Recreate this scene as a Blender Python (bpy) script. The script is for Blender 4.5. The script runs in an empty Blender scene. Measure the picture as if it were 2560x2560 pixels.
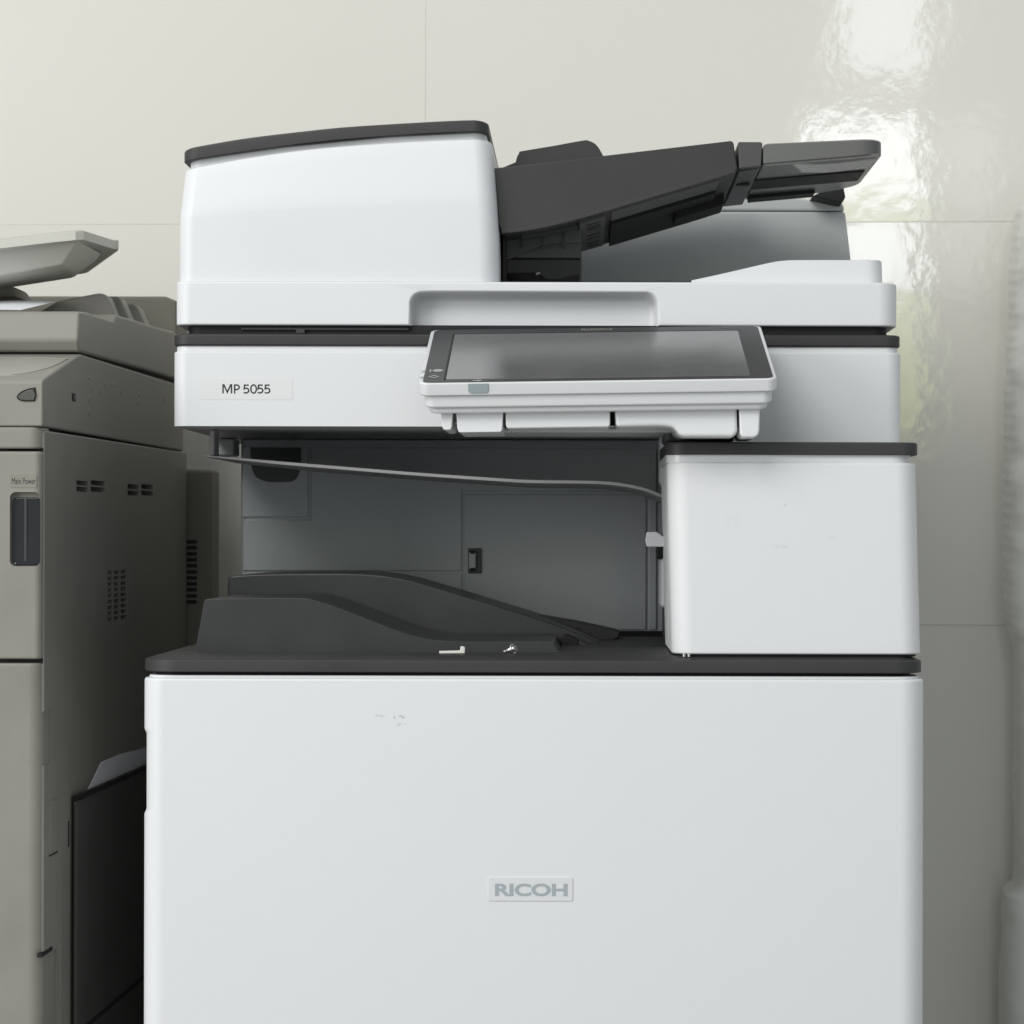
import bpy, bmesh, math, random
from mathutils import Vector, Matrix, noise
random.seed(4)
R = math.radians
scene = bpy.context.scene
col = scene.collection

# ------------------------------------------------------------------ camera
ZC = 0.95                     # lens height above the floor (m)
DIST = 2.0                    # lens to the white copier's front door (m)
F = 6638.0                    # focal length measured in units of 1/2560 picture width
VX, VY = 1460.0, 1340.0       # where lines running straight back converge in the photograph
cam_d = bpy.data.cameras.new('camera')
cam = bpy.data.objects.new('camera', cam_d); col.objects.link(cam)
cam.location = (0, -DIST, ZC)
cam.rotation_euler = (R(90), R(-0.12), 0)
cam_d.sensor_width = 36.0
cam_d.lens = F / 2560 * 36.0
cam_d.shift_x = -(VX - 1280) / 2560
cam_d.shift_y = (VY - 1280) / 2560
cam_d.clip_start = 0.05; cam_d.clip_end = 100
cam_d.dof.use_dof = True
cam_d.dof.focus_distance = 2.05
cam_d.dof.aperture_fstop = 22
scene.camera = cam

# ------------------------------------------------------------------ light: a day-lit room, windows behind the photographer
w = bpy.data.worlds.new('World'); scene.world = w; w.use_nodes = True
bg = w.node_tree.nodes['Background']
bg.inputs[0].default_value = (0.90, 0.955, 1.0, 1); bg.inputs[1].default_value = 0.50

def area(name, loc, target, sx, sy, power, color):
    l = bpy.data.lights.new(name, 'AREA'); l.shape = 'RECTANGLE'; l.size = sx; l.size_y = sy
    l.energy = power; l.color = color
    o = bpy.data.objects.new(name, l); col.objects.link(o)
    o.location = loc
    o.rotation_euler = (Vector(target) - Vector(loc)).to_track_quat('-Z', 'Y').to_euler()
    return o
area('window_light_high', (-1.7, -2.9, 3.5), (-0.1, 0.3, 1.0), 2.6, 1.6, 100, (1.0, 0.99, 0.97))
area('window_light_left', (-3.3, -2.5, 1.75), (-0.1, 0.2, 0.95), 1.9, 1.7, 62, (1.0, 0.99, 0.975))
# the far window whose image shows in the glossy tiles: two sky panes over a pane of greenery
def pane(name, x0, x1, z0, z1, rad, color):
    a = (x1 - x0) * (z1 - z0)
    area(name, ((x0 + x1) / 2, -4.2, (z0 + z1) / 2), ((x0 + x1) / 2, 5, (z0 + z1) / 2), x1 - x0, z1 - z0, rad * math.pi * a, color)
pane('window_pane_top', 0.30, 0.54, 2.29, 2.70, 6, (0.93, 0.97, 1.0))
pane('window_pane_middle', 0.22, 0.53, 1.93, 2.16, 11, (0.94, 0.98, 1.0))
pane('window_pane_garden', 0.22, 0.54, 1.50, 1.92, 4.2, (0.84, 0.96, 0.36))
pane('window_pane_side', 0.63, 0.72, 1.90, 2.16, 1.7, (0.95, 1.0, 0.98))

scene.view_settings.view_transform = 'Standard'
scene.view_settings.look = 'None'
scene.view_settings.exposure = 0.0
scene.view_settings.gamma = 1.0
scene.cycles.max_bounces = 8
scene.cycles.use_denoising = True

# ------------------------------------------------------------------ measuring: photograph reading + known depth -> metres
def K(Y): return F / (DIST + Y)
def X(px, Y): return (px - VX) / K(Y)
def Z(py, Y): return ZC + (VY - py) / K(Y)
def XZ(pts, Y): return [(X(a, Y), Z(b, Y)) for a, b in pts]

# ------------------------------------------------------------------ materials
MATS = {}
def mat(name, color, rough=0.45, spec=0.5, bump=0.0, bscale=900.0, var=0.0, vscale=6.0, metal=0.0, coat=0.0, dust=None):
    if name in MATS: return MATS[name]
    m = bpy.data.materials.new(name); m.use_nodes = True
    nt = m.node_tree; b = nt.nodes['Principled BSDF']
    b.inputs['Base Color'].default_value = (*color, 1)
    b.inputs['Roughness'].default_value = rough
    b.inputs['Metallic'].default_value = metal
    b.inputs['Specular IOR Level'].default_value = spec
    b.inputs['Coat Weight'].default_value = coat
    tc = nt.nodes.new('ShaderNodeTexCoord')
    if var > 0:
        n = nt.nodes.new('ShaderNodeTexNoise'); n.inputs['Scale'].default_value = vscale; n.inputs['Detail'].default_value = 6
        n.inputs['Roughness'].default_value = 0.6
        nt.links.new(tc.outputs['Object'], n.inputs['Vector'])
        r = nt.nodes.new('ShaderNodeMapRange')
        r.inputs['From Min'].default_value = 0.3; r.inputs['From Max'].default_value = 0.7
        r.inputs['To Min'].default_value = 1 - var; r.inputs['To Max'].default_value = 1 + var
        nt.links.new(n.outputs['Fac'], r.inputs['Value'])
        mx = nt.nodes.new('ShaderNodeMix'); mx.data_type = 'RGBA'; mx.blend_type = 'MULTIPLY'
        mx.inputs[0].default_value = 1.0; mx.inputs[6].default_value = (*color, 1)
        nt.links.new(r.outputs[0], mx.inputs[7])
        nt.links.new(mx.outputs[2], b.inputs['Base Color'])
        r2 = nt.nodes.new('ShaderNodeMapRange')
        r2.inputs['From Min'].default_value = 0.3; r2.inputs['From Max'].default_value = 0.7
        r2.inputs['To Min'].default_value = rough * 0.88; r2.inputs['To Max'].default_value = min(1, rough * 1.15)
        nt.links.new(n.outputs['Fac'], r2.inputs['Value'])
        nt.links.new(r2.outputs[0], b.inputs['Roughness'])
    if bump > 0:
        n2 = nt.nodes.new('ShaderNodeTexNoise'); n2.inputs['Scale'].default_value = bscale; n2.inputs['Detail'].default_value = 3
        nt.links.new(tc.outputs['Object'], n2.inputs['Vector'])
        bp = nt.nodes.new('ShaderNodeBump'); bp.inputs['Strength'].default_value = 1.0; bp.inputs['Distance'].default_value = bump
        nt.links.new(n2.outputs['Fac'], bp.inputs['Height'])
        nt.links.new(bp.outputs[0], b.inputs['Normal'])
    MATS[name] = m
    return m

WHITE = mat('white_plastic', (0.705, 0.718, 0.726), 0.42, 0.45, 0.00006, 700, 0.012, 5)
WHITE2 = mat('white_plastic_smooth', (0.68, 0.69, 0.70), 0.25, 0.5)
DARK = mat('charcoal_plastic', (0.036, 0.036, 0.0355), 0.5, 0.38, 0.0001, 900, 0.08, 20)
DARK2 = mat('charcoal_tray_plastic', (0.033, 0.034, 0.0345), 0.36, 0.5, 0.00012, 900, 0.10, 14)
BLACK = mat('black_gap', (0.012, 0.012, 0.013), 0.6, 0.3)
SMOKE = mat('smoky_grey_plastic', (0.105, 0.105, 0.103), 0.27, 0.5, 0.0, 1, 0.06, 9)
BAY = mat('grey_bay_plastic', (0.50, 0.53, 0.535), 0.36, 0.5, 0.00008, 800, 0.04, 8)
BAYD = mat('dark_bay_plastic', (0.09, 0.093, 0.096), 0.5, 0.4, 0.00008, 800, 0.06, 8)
HINGE = mat('grey_hinge_plastic', (0.48, 0.505, 0.497), 0.45, 0.4, 0.00008, 800, 0.03, 6)
BEIGE = mat('beige_plastic', (0.245, 0.235, 0.208), 0.5, 0.4, 0.00015, 600, 0.09, 9)
BEIGE2 = mat('pale_beige_plastic', (0.54, 0.535, 0.485), 0.5, 0.4, 0.00012, 600, 0.05, 7)
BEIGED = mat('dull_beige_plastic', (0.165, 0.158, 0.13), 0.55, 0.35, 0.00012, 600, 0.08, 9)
KEYS = mat('glossy_key_film', (0.34, 0.335, 0.305), 0.3, 0.5, 0.0002, 60, 0.05, 30)
SMOKEGLASS = mat('smoked_window', (0.018, 0.02, 0.022), 0.12, 0.5, 0.0, 1, 0.1, 20)
BTN = mat('grey_button', (0.075, 0.073, 0.063), 0.4, 0.5)
BIN = mat('black_board', (0.07, 0.07, 0.066), 0.55, 0.35, 0.0002, 300, 0.15, 12)
PAPER = mat('paper', (0.84, 0.85, 0.89), 0.75, 0.2, 0.0, 1, 0.02, 12)
BEZEL = mat('panel_bezel', (0.028, 0.028, 0.029), 0.42, 0.45, 0.00004, 1500)
SCREEN = mat('dark_touch_screen', (0.125, 0.126, 0.124), 0.18, 1.0, 0.00002, 2500, 0.05, 30)  # base colour lightened to stand in for the grey sheen
INK = mat('dark_print', (0.03, 0.03, 0.032), 0.5, 0.3)
LOGO = mat('silver_grey_print', (0.36, 0.40, 0.42), 0.45, 0.4)
GOLD = mat('faint_print', (0.19, 0.185, 0.165), 0.5, 0.4)
ICON = mat('white_print', (0.5, 0.5, 0.5), 0.5, 0.3)
LED = mat('grey_lens', (0.30, 0.36, 0.37), 0.3, 0.5)
STICK = mat('clear_label', (0.700, 0.709, 0.712), 0.38, 0.5)
METAL = mat('zinc_metal', (0.62, 0.62, 0.60), 0.28, 0.5, 0.0, 1, 0, 1, 1.0)
BAND = mat('grey_bin_tray', (0.40, 0.40, 0.395), 0.42, 0.5, 0.00005, 700, 0.05, 12)
FLOORM = mat('floor_tile', (0.33, 0.32, 0.30), 0.35, 0.5, 0.0, 1, 0.08, 4)
GROUT = mat('grout', (0.72, 0.705, 0.65), 0.85, 0.2, 0.0002, 300, 0.08, 30)

# polished wall tile: cream glaze with an orange-peel ripple
TILE = bpy.data.materials.new('cream_glazed_tile'); TILE.use_nodes = True
nt = TILE.node_tree; b = nt.nodes['Principled BSDF']
b.inputs['Roughness'].default_value = 0.062
b.inputs['Specular IOR Level'].default_value = 0.5
tc = nt.nodes.new('ShaderNodeTexCoord')
n0 = nt.nodes.new('ShaderNodeTexNoise'); n0.inputs['Scale'].default_value = 1.6; n0.inputs['Detail'].default_value = 4
rp = nt.nodes.new('ShaderNodeValToRGB')
rp.color_ramp.elements[0].color = (0.69, 0.672, 0.612, 1); rp.color_ramp.elements[0].position = 0.3
rp.color_ramp.elements[1].color = (0.715, 0.70, 0.645, 1); rp.color_ramp.elements[1].position = 0.7
nt.links.new(tc.outputs['Object'], n0.inputs['Vector']); nt.links.new(n0.outputs['Fac'], rp.inputs[0])
nt.links.new(rp.outputs[0], b.inputs['Base Color'])
n1 = nt.nodes.new('ShaderNodeTexNoise'); n1.inputs['Scale'].default_value = 9; n1.inputs['Detail'].default_value = 2
n2 = nt.nodes.new('ShaderNodeTexNoise'); n2.inputs['Scale'].default_value = 62; n2.inputs['Detail'].default_value = 3
for q in (n1, n2): nt.links.new(tc.outputs['Object'], q.inputs['Vector'])
b1 = nt.nodes.new('ShaderNodeBump'); b1.inputs['Distance'].default_value = 0.00045; b1.inputs['Strength'].default_value = 1
b2 = nt.nodes.new('ShaderNodeBump'); b2.inputs['Distance'].default_value = 0.00011; b2.inputs['Strength'].default_value = 1
nt.links.new(n1.outputs['Fac'], b1.inputs['Height']); nt.links.new(n2.outputs['Fac'], b2.inputs['Height'])
nt.links.new(b1.outputs[0], b2.inputs['Normal']); nt.links.new(b2.outputs[0], b.inputs['Normal'])

# white plastic of the door with the small scuffs it carries
def scuff_material(name, spots, base=(0.71, 0.725, 0.735)):
    m = bpy.data.materials.new(name); m.use_nodes = True
    nt = m.node_tree; b = nt.nodes['Principled BSDF']
    b.inputs['Roughness'].default_value = 0.42; b.inputs['Specular IOR Level'].default_value = 0.45
    geo = nt.nodes.new('ShaderNodeNewGeometry')
    prev = None
    for (cx, cz, rx, rz, dens, sc) in spots:
        mp = nt.nodes.new('ShaderNodeMapping'); mp.vector_type = 'TEXTURE'
        mp.inputs['Location'].default_value = (cx, 0, cz); mp.inputs['Scale'].default_value = (rx, 1000, rz)
        nt.links.new(geo.outputs['Position'], mp.inputs['Vector'])
        ln = nt.nodes.new('ShaderNodeVectorMath'); ln.operation = 'LENGTH'
        nt.links.new(mp.outputs[0], ln.inputs[0])
        fa = nt.nodes.new('ShaderNodeMapRange'); fa.inputs['From Min'].default_value = 0.2; fa.inputs['From Max'].default_value = 1.0
        fa.inputs['To Min'].default_value = 1; fa.inputs['To Max'].default_value = 0
        nt.links.new(ln.outputs['Value'], fa.inputs['Value'])
        nz = nt.nodes.new('ShaderNodeTexNoise'); nz.inputs['Scale'].default_value = sc; nz.inputs['Detail'].default_value = 3
        nt.links.new(geo.outputs['Position'], nz.inputs['Vector'])
        th = nt.nodes.new('ShaderNodeMapRange'); th.inputs['From Min'].default_value = 0.42; th.inputs['From Max'].default_value = 0.60
        nt.links.new(nz.outputs['Fac'], th.inputs['Value'])
        mu = nt.nodes.new('ShaderNodeMath'); mu.operation = 'MULTIPLY'
        nt.links.new(fa.outputs[0], mu.inputs[0]); nt.links.new(th.outputs[0], mu.inputs[1])
        m2 = nt.nodes.new('ShaderNodeMath'); m2.operation = 'MULTIPLY'; m2.inputs[1].default_value = dens
        nt.links.new(mu.outputs[0], m2.inputs[0])
        if prev is None: prev = m2
        else:
            ad = nt.nodes.new('ShaderNodeMath'); ad.operation = 'MAXIMUM'
            nt.links.new(prev.outputs[0], ad.inputs[0]); nt.links.new(m2.outputs[0], ad.inputs[1]); prev = ad
    mx = nt.nodes.new('ShaderNodeMix'); mx.data_type = 'RGBA'
    mx.inputs[6].default_value = (*base, 1); mx.inputs[7].default_value = (0.10, 0.105, 0.11, 1)
    nt.links.new(prev.outputs[0], mx.inputs[0]); nt.links.new(mx.outputs[2], b.inputs['Base Color'])
    sm = nt.nodes.new('ShaderNodeTexNoise'); sm.inputs['Scale'].default_value = 9; sm.inputs['Detail'].default_value = 6; sm.inputs['Roughness'].default_value = .65
    nt.links.new(geo.outputs['Position'], sm.inputs['Vector'])
    rr_ = nt.nodes.new('ShaderNodeMapRange'); rr_.inputs['From Min'].default_value = .3; rr_.inputs['From Max'].default_value = .7
    rr_.inputs['To Min'].default_value = .33; rr_.inputs['To Max'].default_value = .52
    nt.links.new(sm.outputs['Fac'], rr_.inputs['Value']); nt.links.new(rr_.outputs[0], b.inputs['Roughness'])
    nz = nt.nodes.new('ShaderNodeTexNoise'); nz.inputs['Scale'].default_value = 700
    nt.links.new(geo.outputs['Position'], nz.inputs['Vector'])
    bp = nt.nodes.new('ShaderNodeBump'); bp.inputs['Distance'].default_value = 0.00006
    nt.links.new(nz.outputs['Fac'], bp.inputs['Height']); nt.links.new(bp.outputs[0], b.inputs['Normal'])
    return m
DOOR = scuff_material('white_door_plastic', [
    (X(946, 0), Z(1789, 0), .0034, .0011, 1.0, 500), (X(958, 0), Z(1792, 0), .0022, .0008, .7, 500),
    (X(988, 0), Z(1793, 0), .0012, .0030, .6, 420), (X(1002, 0), Z(1792, 0), .0018, .0014, 1.0, 500),
    (X(1009, 0), Z(1794, 0), .0018, .0014, 1.0, 480), (X(1005, 0), Z(1811, 0), .0042, .0012, .3, 420),
    (X(997, 0), Z(1816, 0), .0024, .0010, .4, 420)])
TOWERM = scuff_material('white_tower_plastic', [
    (X(1960, 0), Z(1366, 0), .014, .0020, 0.135, 320), (X(1905, 0), Z(1281, 0), .0022, .0016, .3, 400),
    (X(2080, 0), Z(1345, 0), .006, .0022, 0.12600000000000003, 360), (X(1964, 0), Z(1262, 0), .0016, .0014, .3, 420),
    (X(2012, 0), Z(1318, 0), .0018, .0016, .25, 420), (X(1815, 0), Z(1257, 0), .0016, .0014, .4, 420),
    (X(1830, 0), Z(1300, 0), .010, .012, 0.045000000000000005, 200)], base=(0.71, 0.722, 0.728))

# ------------------------------------------------------------------ object helpers
def link(name, mesh, material, parent=None):
    o = bpy.data.objects.new(name, mesh); col.objects.link(o)
    if material is not None and not mesh.materials: mesh.materials.append(material)
    if parent is not None: o.parent = parent
    return o

def finish(bm, sharp=38):
    bmesh.ops.remove_doubles(bm, verts=bm.verts, dist=1e-6)
    bmesh.ops.recalc_face_normals(bm, faces=bm.faces)
    for f in bm.faces: f.smooth = True
    for e in bm.edges:
        if len(e.link_faces) == 2 and e.calc_face_angle(0) > R(sharp): e.smooth = False

def obj(name, bm, material, parent=None, wn=True):
    """link a bmesh (scene coordinates of its thing) as one mesh object with its origin at its centre"""
    finish(bm)
    lo = Vector((1e9,) * 3); hi = -lo
    for v in bm.verts:
        for i in range(3): lo[i] = min(lo[i], v.co[i]); hi[i] = max(hi[i], v.co[i])
    c = (lo + hi) / 2
    for v in bm.verts: v.co -= c
    me = bpy.data.meshes.new(name); bm.to_mesh(me); bm.free()
    o = link(name, me, material)
    o.location = c
    if parent is not None:
        o.parent = parent
        base = Vector(parent.get('_base', (0, 0, 0)))
        o.location = c - base
        o['_base'] = tuple(c)
    else:
        o['_base'] = tuple(c)
    if wn:
        md = o.modifiers.new('weighted_normals', 'WEIGHTED_NORMAL'); md.keep_sharp = True
    return o

def thing(name, label, cat, loc, rz=0.0, group=None):
    o = bpy.data.objects.new(name, None); col.objects.link(o)
    o.empty_display_size = 0.1
    o.location = loc; o.rotation_euler = (0, 0, rz)
    o['label'] = label; o['category'] = cat
    if group: o['group'] = group
    o['_base'] = tuple(loc) if rz == 0 else (0, 0, 0)
    return o

def tag(o, label, cat, group=None):
    o['label'] = label; o['category'] = cat
    if group: o['group'] = group
    return o

def bevel(bm, w, ang=25, seg=3):
    if w <= 0: return
    finish(bm)
    es = [e for e in bm.edges if len(e.link_faces) == 2 and e.calc_face_angle(0) > R(ang)]
    bmesh.ops.bevel(bm, geom=es, offset=w, segments=seg, profile=0.5, affect='EDGES', clamp_overlap=True)

def box(x0, x1, y0, y1, z0, z1, bev=0.0, bm=None, seg=3):
    b = bmesh.new()
    vs = [b.verts.new((x, y, z)) for x in (x0, x1) for y in (y0, y1) for z in (z0, z1)]
    for f in ((0, 1, 3, 2), (4, 6, 7, 5), (0, 4, 5, 1), (2, 3, 7, 6), (0, 2, 6, 4), (1, 5, 7, 3)):
        b.faces.new([vs[i] for i in f])
    bevel(b, bev, seg=seg)
    if bm is None: return b
    me = bpy.data.meshes.new('tmp'); b.to_mesh(me); b.free(); bm.from_mesh(me); bpy.data.meshes.remove(me)
    return bm

def prism(pts, a0, a1, axis='y', bev=0.0, seg=3):
    """polygon pts extruded along an axis; for 'y' pts are (x,z); for 'x' they are (y,z); for 'z' (x,y)"""
    b = bmesh.new()
    def P3(p, a):
        return (p[0], a, p[1]) if axis == 'y' else (a, p[0], p[1]) if axis == 'x' else (p[0], p[1], a)
    A = [b.verts.new(P3(p, a0)) for p in pts]; B = [b.verts.new(P3(p, a1)) for p in pts]
    b.faces.new(A); b.faces.new(B[::-1])
    n = len(pts)
    for i in range(n): b.faces.new((A[i], B[i], B[(i + 1) % n], A[(i + 1) % n]))
    bevel(b, bev, seg=seg)
    return b

def smooth_poly(pts, n=6):
    """Catmull-Rom through an open list of points"""
    out = []
    for i in range(len(pts) - 1):
        p0 = pts[max(i - 1, 0)]; p1 = pts[i]; p2 = pts[i + 1]; p3 = pts[min(i + 2, len(pts) - 1)]
        for k in range(n):
            t = k / n
            out.append(tuple(0.5 * (2 * p1[j] + (p2[j] - p0[j]) * t + (2 * p0[j] - 5 * p1[j] + 4 * p2[j] - p3[j]) * t * t
                                    + (3 * p1[j] - p0[j] - 3 * p2[j] + p3[j]) * t ** 3) for j in range(2)))
    out.append(pts[-1])
    return out

def interp(curve, x):
    c = sorted(curve)
    if x <= c[0][0]: return c[0][1]
    for a, b_ in zip(c, c[1:]):
        if x <= b_[0]: return a[1] + (b_[1] - a[1]) * (x - a[0]) / (b_[0] - a[0])
    return c[-1][1]

def plan_ring(x0, x1, y0, y1, rfl, rfr, rb=0.006, n=10, nx=14):
    """rounded rectangle in plan, front side (y0) towards the viewer, with extra points along the front and back"""
    pts = []
    def arc(cx, cy, r, a0, a1):
        for k in range(n + 1):
            a = R(a0 + (a1 - a0) * k / n); pts.append((cx + r * math.cos(a), cy + r * math.sin(a)))
    arc(x0 + rfl, y0 + rfl, rfl, 180, 270)
    for k in range(1, nx): pts.append((x0 + rfl + (x1 - rfr - x0 - rfl) * k / nx, y0))
    arc(x1 - rfr, y0 + rfr, rfr, 270, 360)
    arc(x1 - rb, y1 - rb, rb, 0, 90)
    for k in range(1, nx): pts.append((x1 - rb + (x0 + rb - x1 + rb) * k / nx, y1))
    arc(x0 + rb, y1 - rb, rb, 90, 180)
    return pts

def loft(rings):
    b = bmesh.new()
    V = [[b.verts.new(p) for p in r] for r in rings]
    n = len(V[0])
    for r0, r1 in zip(V, V[1:]):
        for i in range(n): b.faces.new((r0[i], r0[(i + 1) % n], r1[(i + 1) % n], r1[i]))
    b.faces.new(V[0][::-1]); b.faces.new(V[-1])
    return b

def rbox(x0, x1, y0, y1, z0, z1, rfl=0.016, rfr=None, e=0.0015, rb=0.006, et=None, eb=None):
    """box with rounded vertical front corners and eased top and bottom edges"""
    rfr = rfl if rfr is None else rfr
    et = e if et is None else et; eb = e if eb is None else eb
    prof = [(0, 0)]
    lev = []
    for k in range(4):
        a = R(90 * k / 3); lev.append((z0 + eb * (1 - math.sin(a)), eb * (1 - math.cos(a)) if False else eb * (1 - math.sin(R(90 * k / 3)))))
    rings = []
    def ring(z, i):
        i = max(i, 0.0)
        return [(x, y, z) for x, y in plan_ring(x0 + i, x1 - i, y0 + i, y1 - i, max(rfl - i, .0008), max(rfr - i, .0008), max(rb - i, .0008))]
    for k in range(4):
        a = R(30 * k); rings.append(ring(z0 + eb * (1 - math.cos(a)), eb * (1 - math.sin(a))))
    for k in range(4):
        a = R(30 * k); rings.append(ring(z1 - et * (1 - math.sin(a)), et * (1 - math.cos(a))))
    return loft(rings)

def join(bm, other):
    me = bpy.data.meshes.new('tmp'); other.to_mesh(me); other.free(); bm.from_mesh(me); bpy.data.meshes.remove(me)
    return bm

def boolean(bm, cutter):
    """bm minus cutter (both bmesh, same coordinates)"""
    finish(bm); finish(cutter)
    ma = bpy.data.meshes.new('a'); bm.to_mesh(ma); bm.free()
    mb = bpy.data.meshes.new('b'); cutter.to_mesh(mb); cutter.free()
    oa = bpy.data.objects.new('a', ma); ob = bpy.data.objects.new('b', mb)
    col.objects.link(oa); col.objects.link(ob)
    md = oa.modifiers.new('bool', 'BOOLEAN'); md.operation = 'DIFFERENCE'; md.object = ob; md.solver = 'EXACT'
    dg = bpy.context.evaluated_depsgraph_get(); dg.update()
    me = bpy.data.meshes.new_from_object(oa.evaluated_get(dg))
    out = bmesh.new(); out.from_mesh(me)
    bpy.data.objects.remove(oa); bpy.data.objects.remove(ob)
    for m_ in (ma, mb, me): bpy.data.meshes.remove(m_)
    return out

def tube(pts, r, sides=8):
    b = bmesh.new(); pts = [Vector(p) for p in pts]; rings = []
    for i, p in enumerate(pts):
        d = (pts[min(i + 1, len(pts) - 1)] - pts[max(i - 1, 0)]).normalized()
        u = d.orthogonal().normalized() if i == 0 else (u - d * u.dot(d)).normalized()
        v = d.cross(u)
        rings.append([b.verts.new(p + (u * math.cos(2 * math.pi * k / sides) + v * math.sin(2 * math.pi * k / sides)) * r) for k in range(sides)])
    for a, c in zip(rings, rings[1:]):
        for k in range(sides): b.faces.new((a[k], a[(k + 1) % sides], c[(k + 1) % sides], c[k]))
    b.faces.new(rings[0][::-1]); b.faces.new(rings[-1])
    return b

def lettering(name, text, cx, cz, y, width, height, material, parent, bold=0.0, depth=0.00025, space=1.0, M=None):
    """flat raised lettering facing the viewer, fitted to a width and height"""
    cu = bpy.data.curves.new(name, 'FONT'); cu.body = text; cu.size = 1.0; cu.offset = bold; cu.space_character = space
    t = bpy.data.objects.new(name, cu); col.objects.link(t)
    dg = bpy.context.evaluated_depsgraph_get(); dg.update()
    me = bpy.data.meshes.new_from_object(t.evaluated_get(dg))
    bm = bmesh.new(); bm.from_mesh(me)
    bpy.data.objects.remove(t); bpy.data.curves.remove(cu); bpy.data.meshes.remove(me)
    xs = [v.co.x for v in bm.verts]; ys = [v.co.y for v in bm.verts]
    sx = width / (max(xs) - min(xs)); sy = height / (max(ys) - min(ys))
    mx, my = (max(xs) + min(xs)) / 2, (max(ys) + min(ys)) / 2
    r = bmesh.ops.extrude_face_region(bm, geom=list(bm.faces))
    for v in [g for g in r['geom'] if isinstance(g, bmesh.types.BMVert)]: v.co.z = 1.0
    for v in bm.verts:
        p = Vector(((v.co.x - mx) * sx, (v.co.y - my) * sy, v.co.z))
        if M is None: v.co = (cx + p.x, y - p.z * depth, cz + p.y)
        else: v.co = M @ Vector((cx + p.x, cz + p.y, p.z * depth))
    return obj(name, bm, material, parent, wn=False)

# ================================================================== SETTING: floor and tiled wall
fl = obj('floor', box(-2.2, 2.2, -3.0, 1.2, -0.02, 0.0), FLOORM, wn=False); fl['kind'] = 'structure'
WALL_Y, WALL_ROT = 0.80, R(-2.6)
TW, TH, JT = 0.845, 0.4223, 0.00002
wall = obj('wall', box(-2.0, 2.0, 0.0006, 0.12, 0.0, 2.9), GROUT, wn=False)
wall['kind'] = 'structure'
wall.location = (Vector((0, WALL_Y, 0)) + Matrix.Rotation(WALL_ROT, 3, 'Z') @ Vector(wall['_base']))
wall.rotation_euler = (0, 0, WALL_ROT)
tb = box(-(TW - JT) / 2, (TW - JT) / 2, 0, 0.008, -(TH - JT) / 2, (TH - JT) / 2, 0.00035, seg=1); finish(tb)
tme = bpy.data.meshes.new('tile'); tb.to_mesh(tme); tb.free(); tme.materials.append(TILE)
zj = Z(553, 0.784); xj = -0.1686
wc = Vector(wall['_base'])
for r_ in range(-3, 5):
    for c_ in range(-3, 3):
        z_ = zj + (r_ + 0.5) * TH; x_ = xj + (c_ + 0.5) * TW
        if z_ - TH / 2 < -0.01 or z_ + TH / 2 > 2.9 or abs(x_) + TW / 2 > 2.0: continue
        t = bpy.data.objects.new('tile', tme); col.objects.link(t); t.parent = wall
        t.location = Vector((x_, random.uniform(-.00008, 0), z_)) - wc
        t.rotation_euler = (R(random.uniform(-.02, .02)), 0, R(random.uniform(-.01, .01)))
        if r_ == -1 and c_ == 0:              # this tile was laid leaning: it throws the window's image lower
            t.rotation_euler = (R(-1.5), 0, R(0.02)); t.location.y -= 0.0056
        if r_ == -2 and c_ == 0: t.location.y -= 0.0108       # set flush with the leaning tile above

# ================================================================== THE WHITE COPIER
cp = thing('office_copier', 'large white office copier with charcoal trim and tilted touch panel, filling the picture', 'copier', (-0.0375, 0.33, 0))
YS = 0.146                   # front of the scanner section
Yd = 0.0
zdt = ZC - 0.0905            # deck top
# --- lower cabinet
obj('lower_body', rbox(-0.328, 0.2535, 0.06, 0.66, 0.03, zdt - 0.016, 0.004), WHITE, cp)
# door: swept in slices so that the grip notch on its left edge is real
def door():
    z1 = Z(1697, 0); z0 = 0.562
    zn0, zn1 = Z(2030, 0), Z(1838, 0)
    zs = [z0 + 0.0015]
    for zz in (zn0, zn1):
        for k in range(9): zs.append(zz + (k - 4) * 0.0012)
    zs += [z1 - 0.0022]
    zs = sorted(zs)
    def ss(a, b_, v):
        t = max(0, min(1, (v - a) / (b_ - a))); return t * t * (3 - 2 * t)
    rings = []
    def ring(z, i):
        d = 0.0017 * ss(zn0 - .004, zn0 + .001, z) * (1 - ss(zn1 - .001, zn1 + .004, z))
        out = []
        for x, y in plan_ring(-0.3333 + i, 0.258 - i, i, 0.055 - i, .017 - i, .019 - i):
            wgt = max(0, min(1, (-0.3233 - x) / 0.010))
            out.append((x + d * wgt, y, z))
        return out
    for k in range(4): a = R(30 * k); rings.append(ring(z0 + .0015 * (1 - math.cos(a)), .0015 * (1 - math.sin(a))))
    for z in zs[1:-1]: rings.append(ring(z, 0))
    for k in range(4): a = R(30 * k); rings.append(ring(z1 - .0022 * (1 - math.sin(a)), .0022 * (1 - math.cos(a))))
    return loft(rings)
dr = obj('front_door', door(), DOOR, cp)
obj('door_lip', rbox(-0.3298, 0.2548, 0.0035, 0.05, Z(1699, 0), Z(1690, .0035), .015, .017, e=.0008), WHITE, dr)
for zz0, zz1 in ((0.32, 0.557), (0.075, 0.315)):
    obj('paper_drawer', rbox(-0.3333, 0.258, 0.0, 0.055, zz0, zz1, .017), WHITE, cp)
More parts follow.
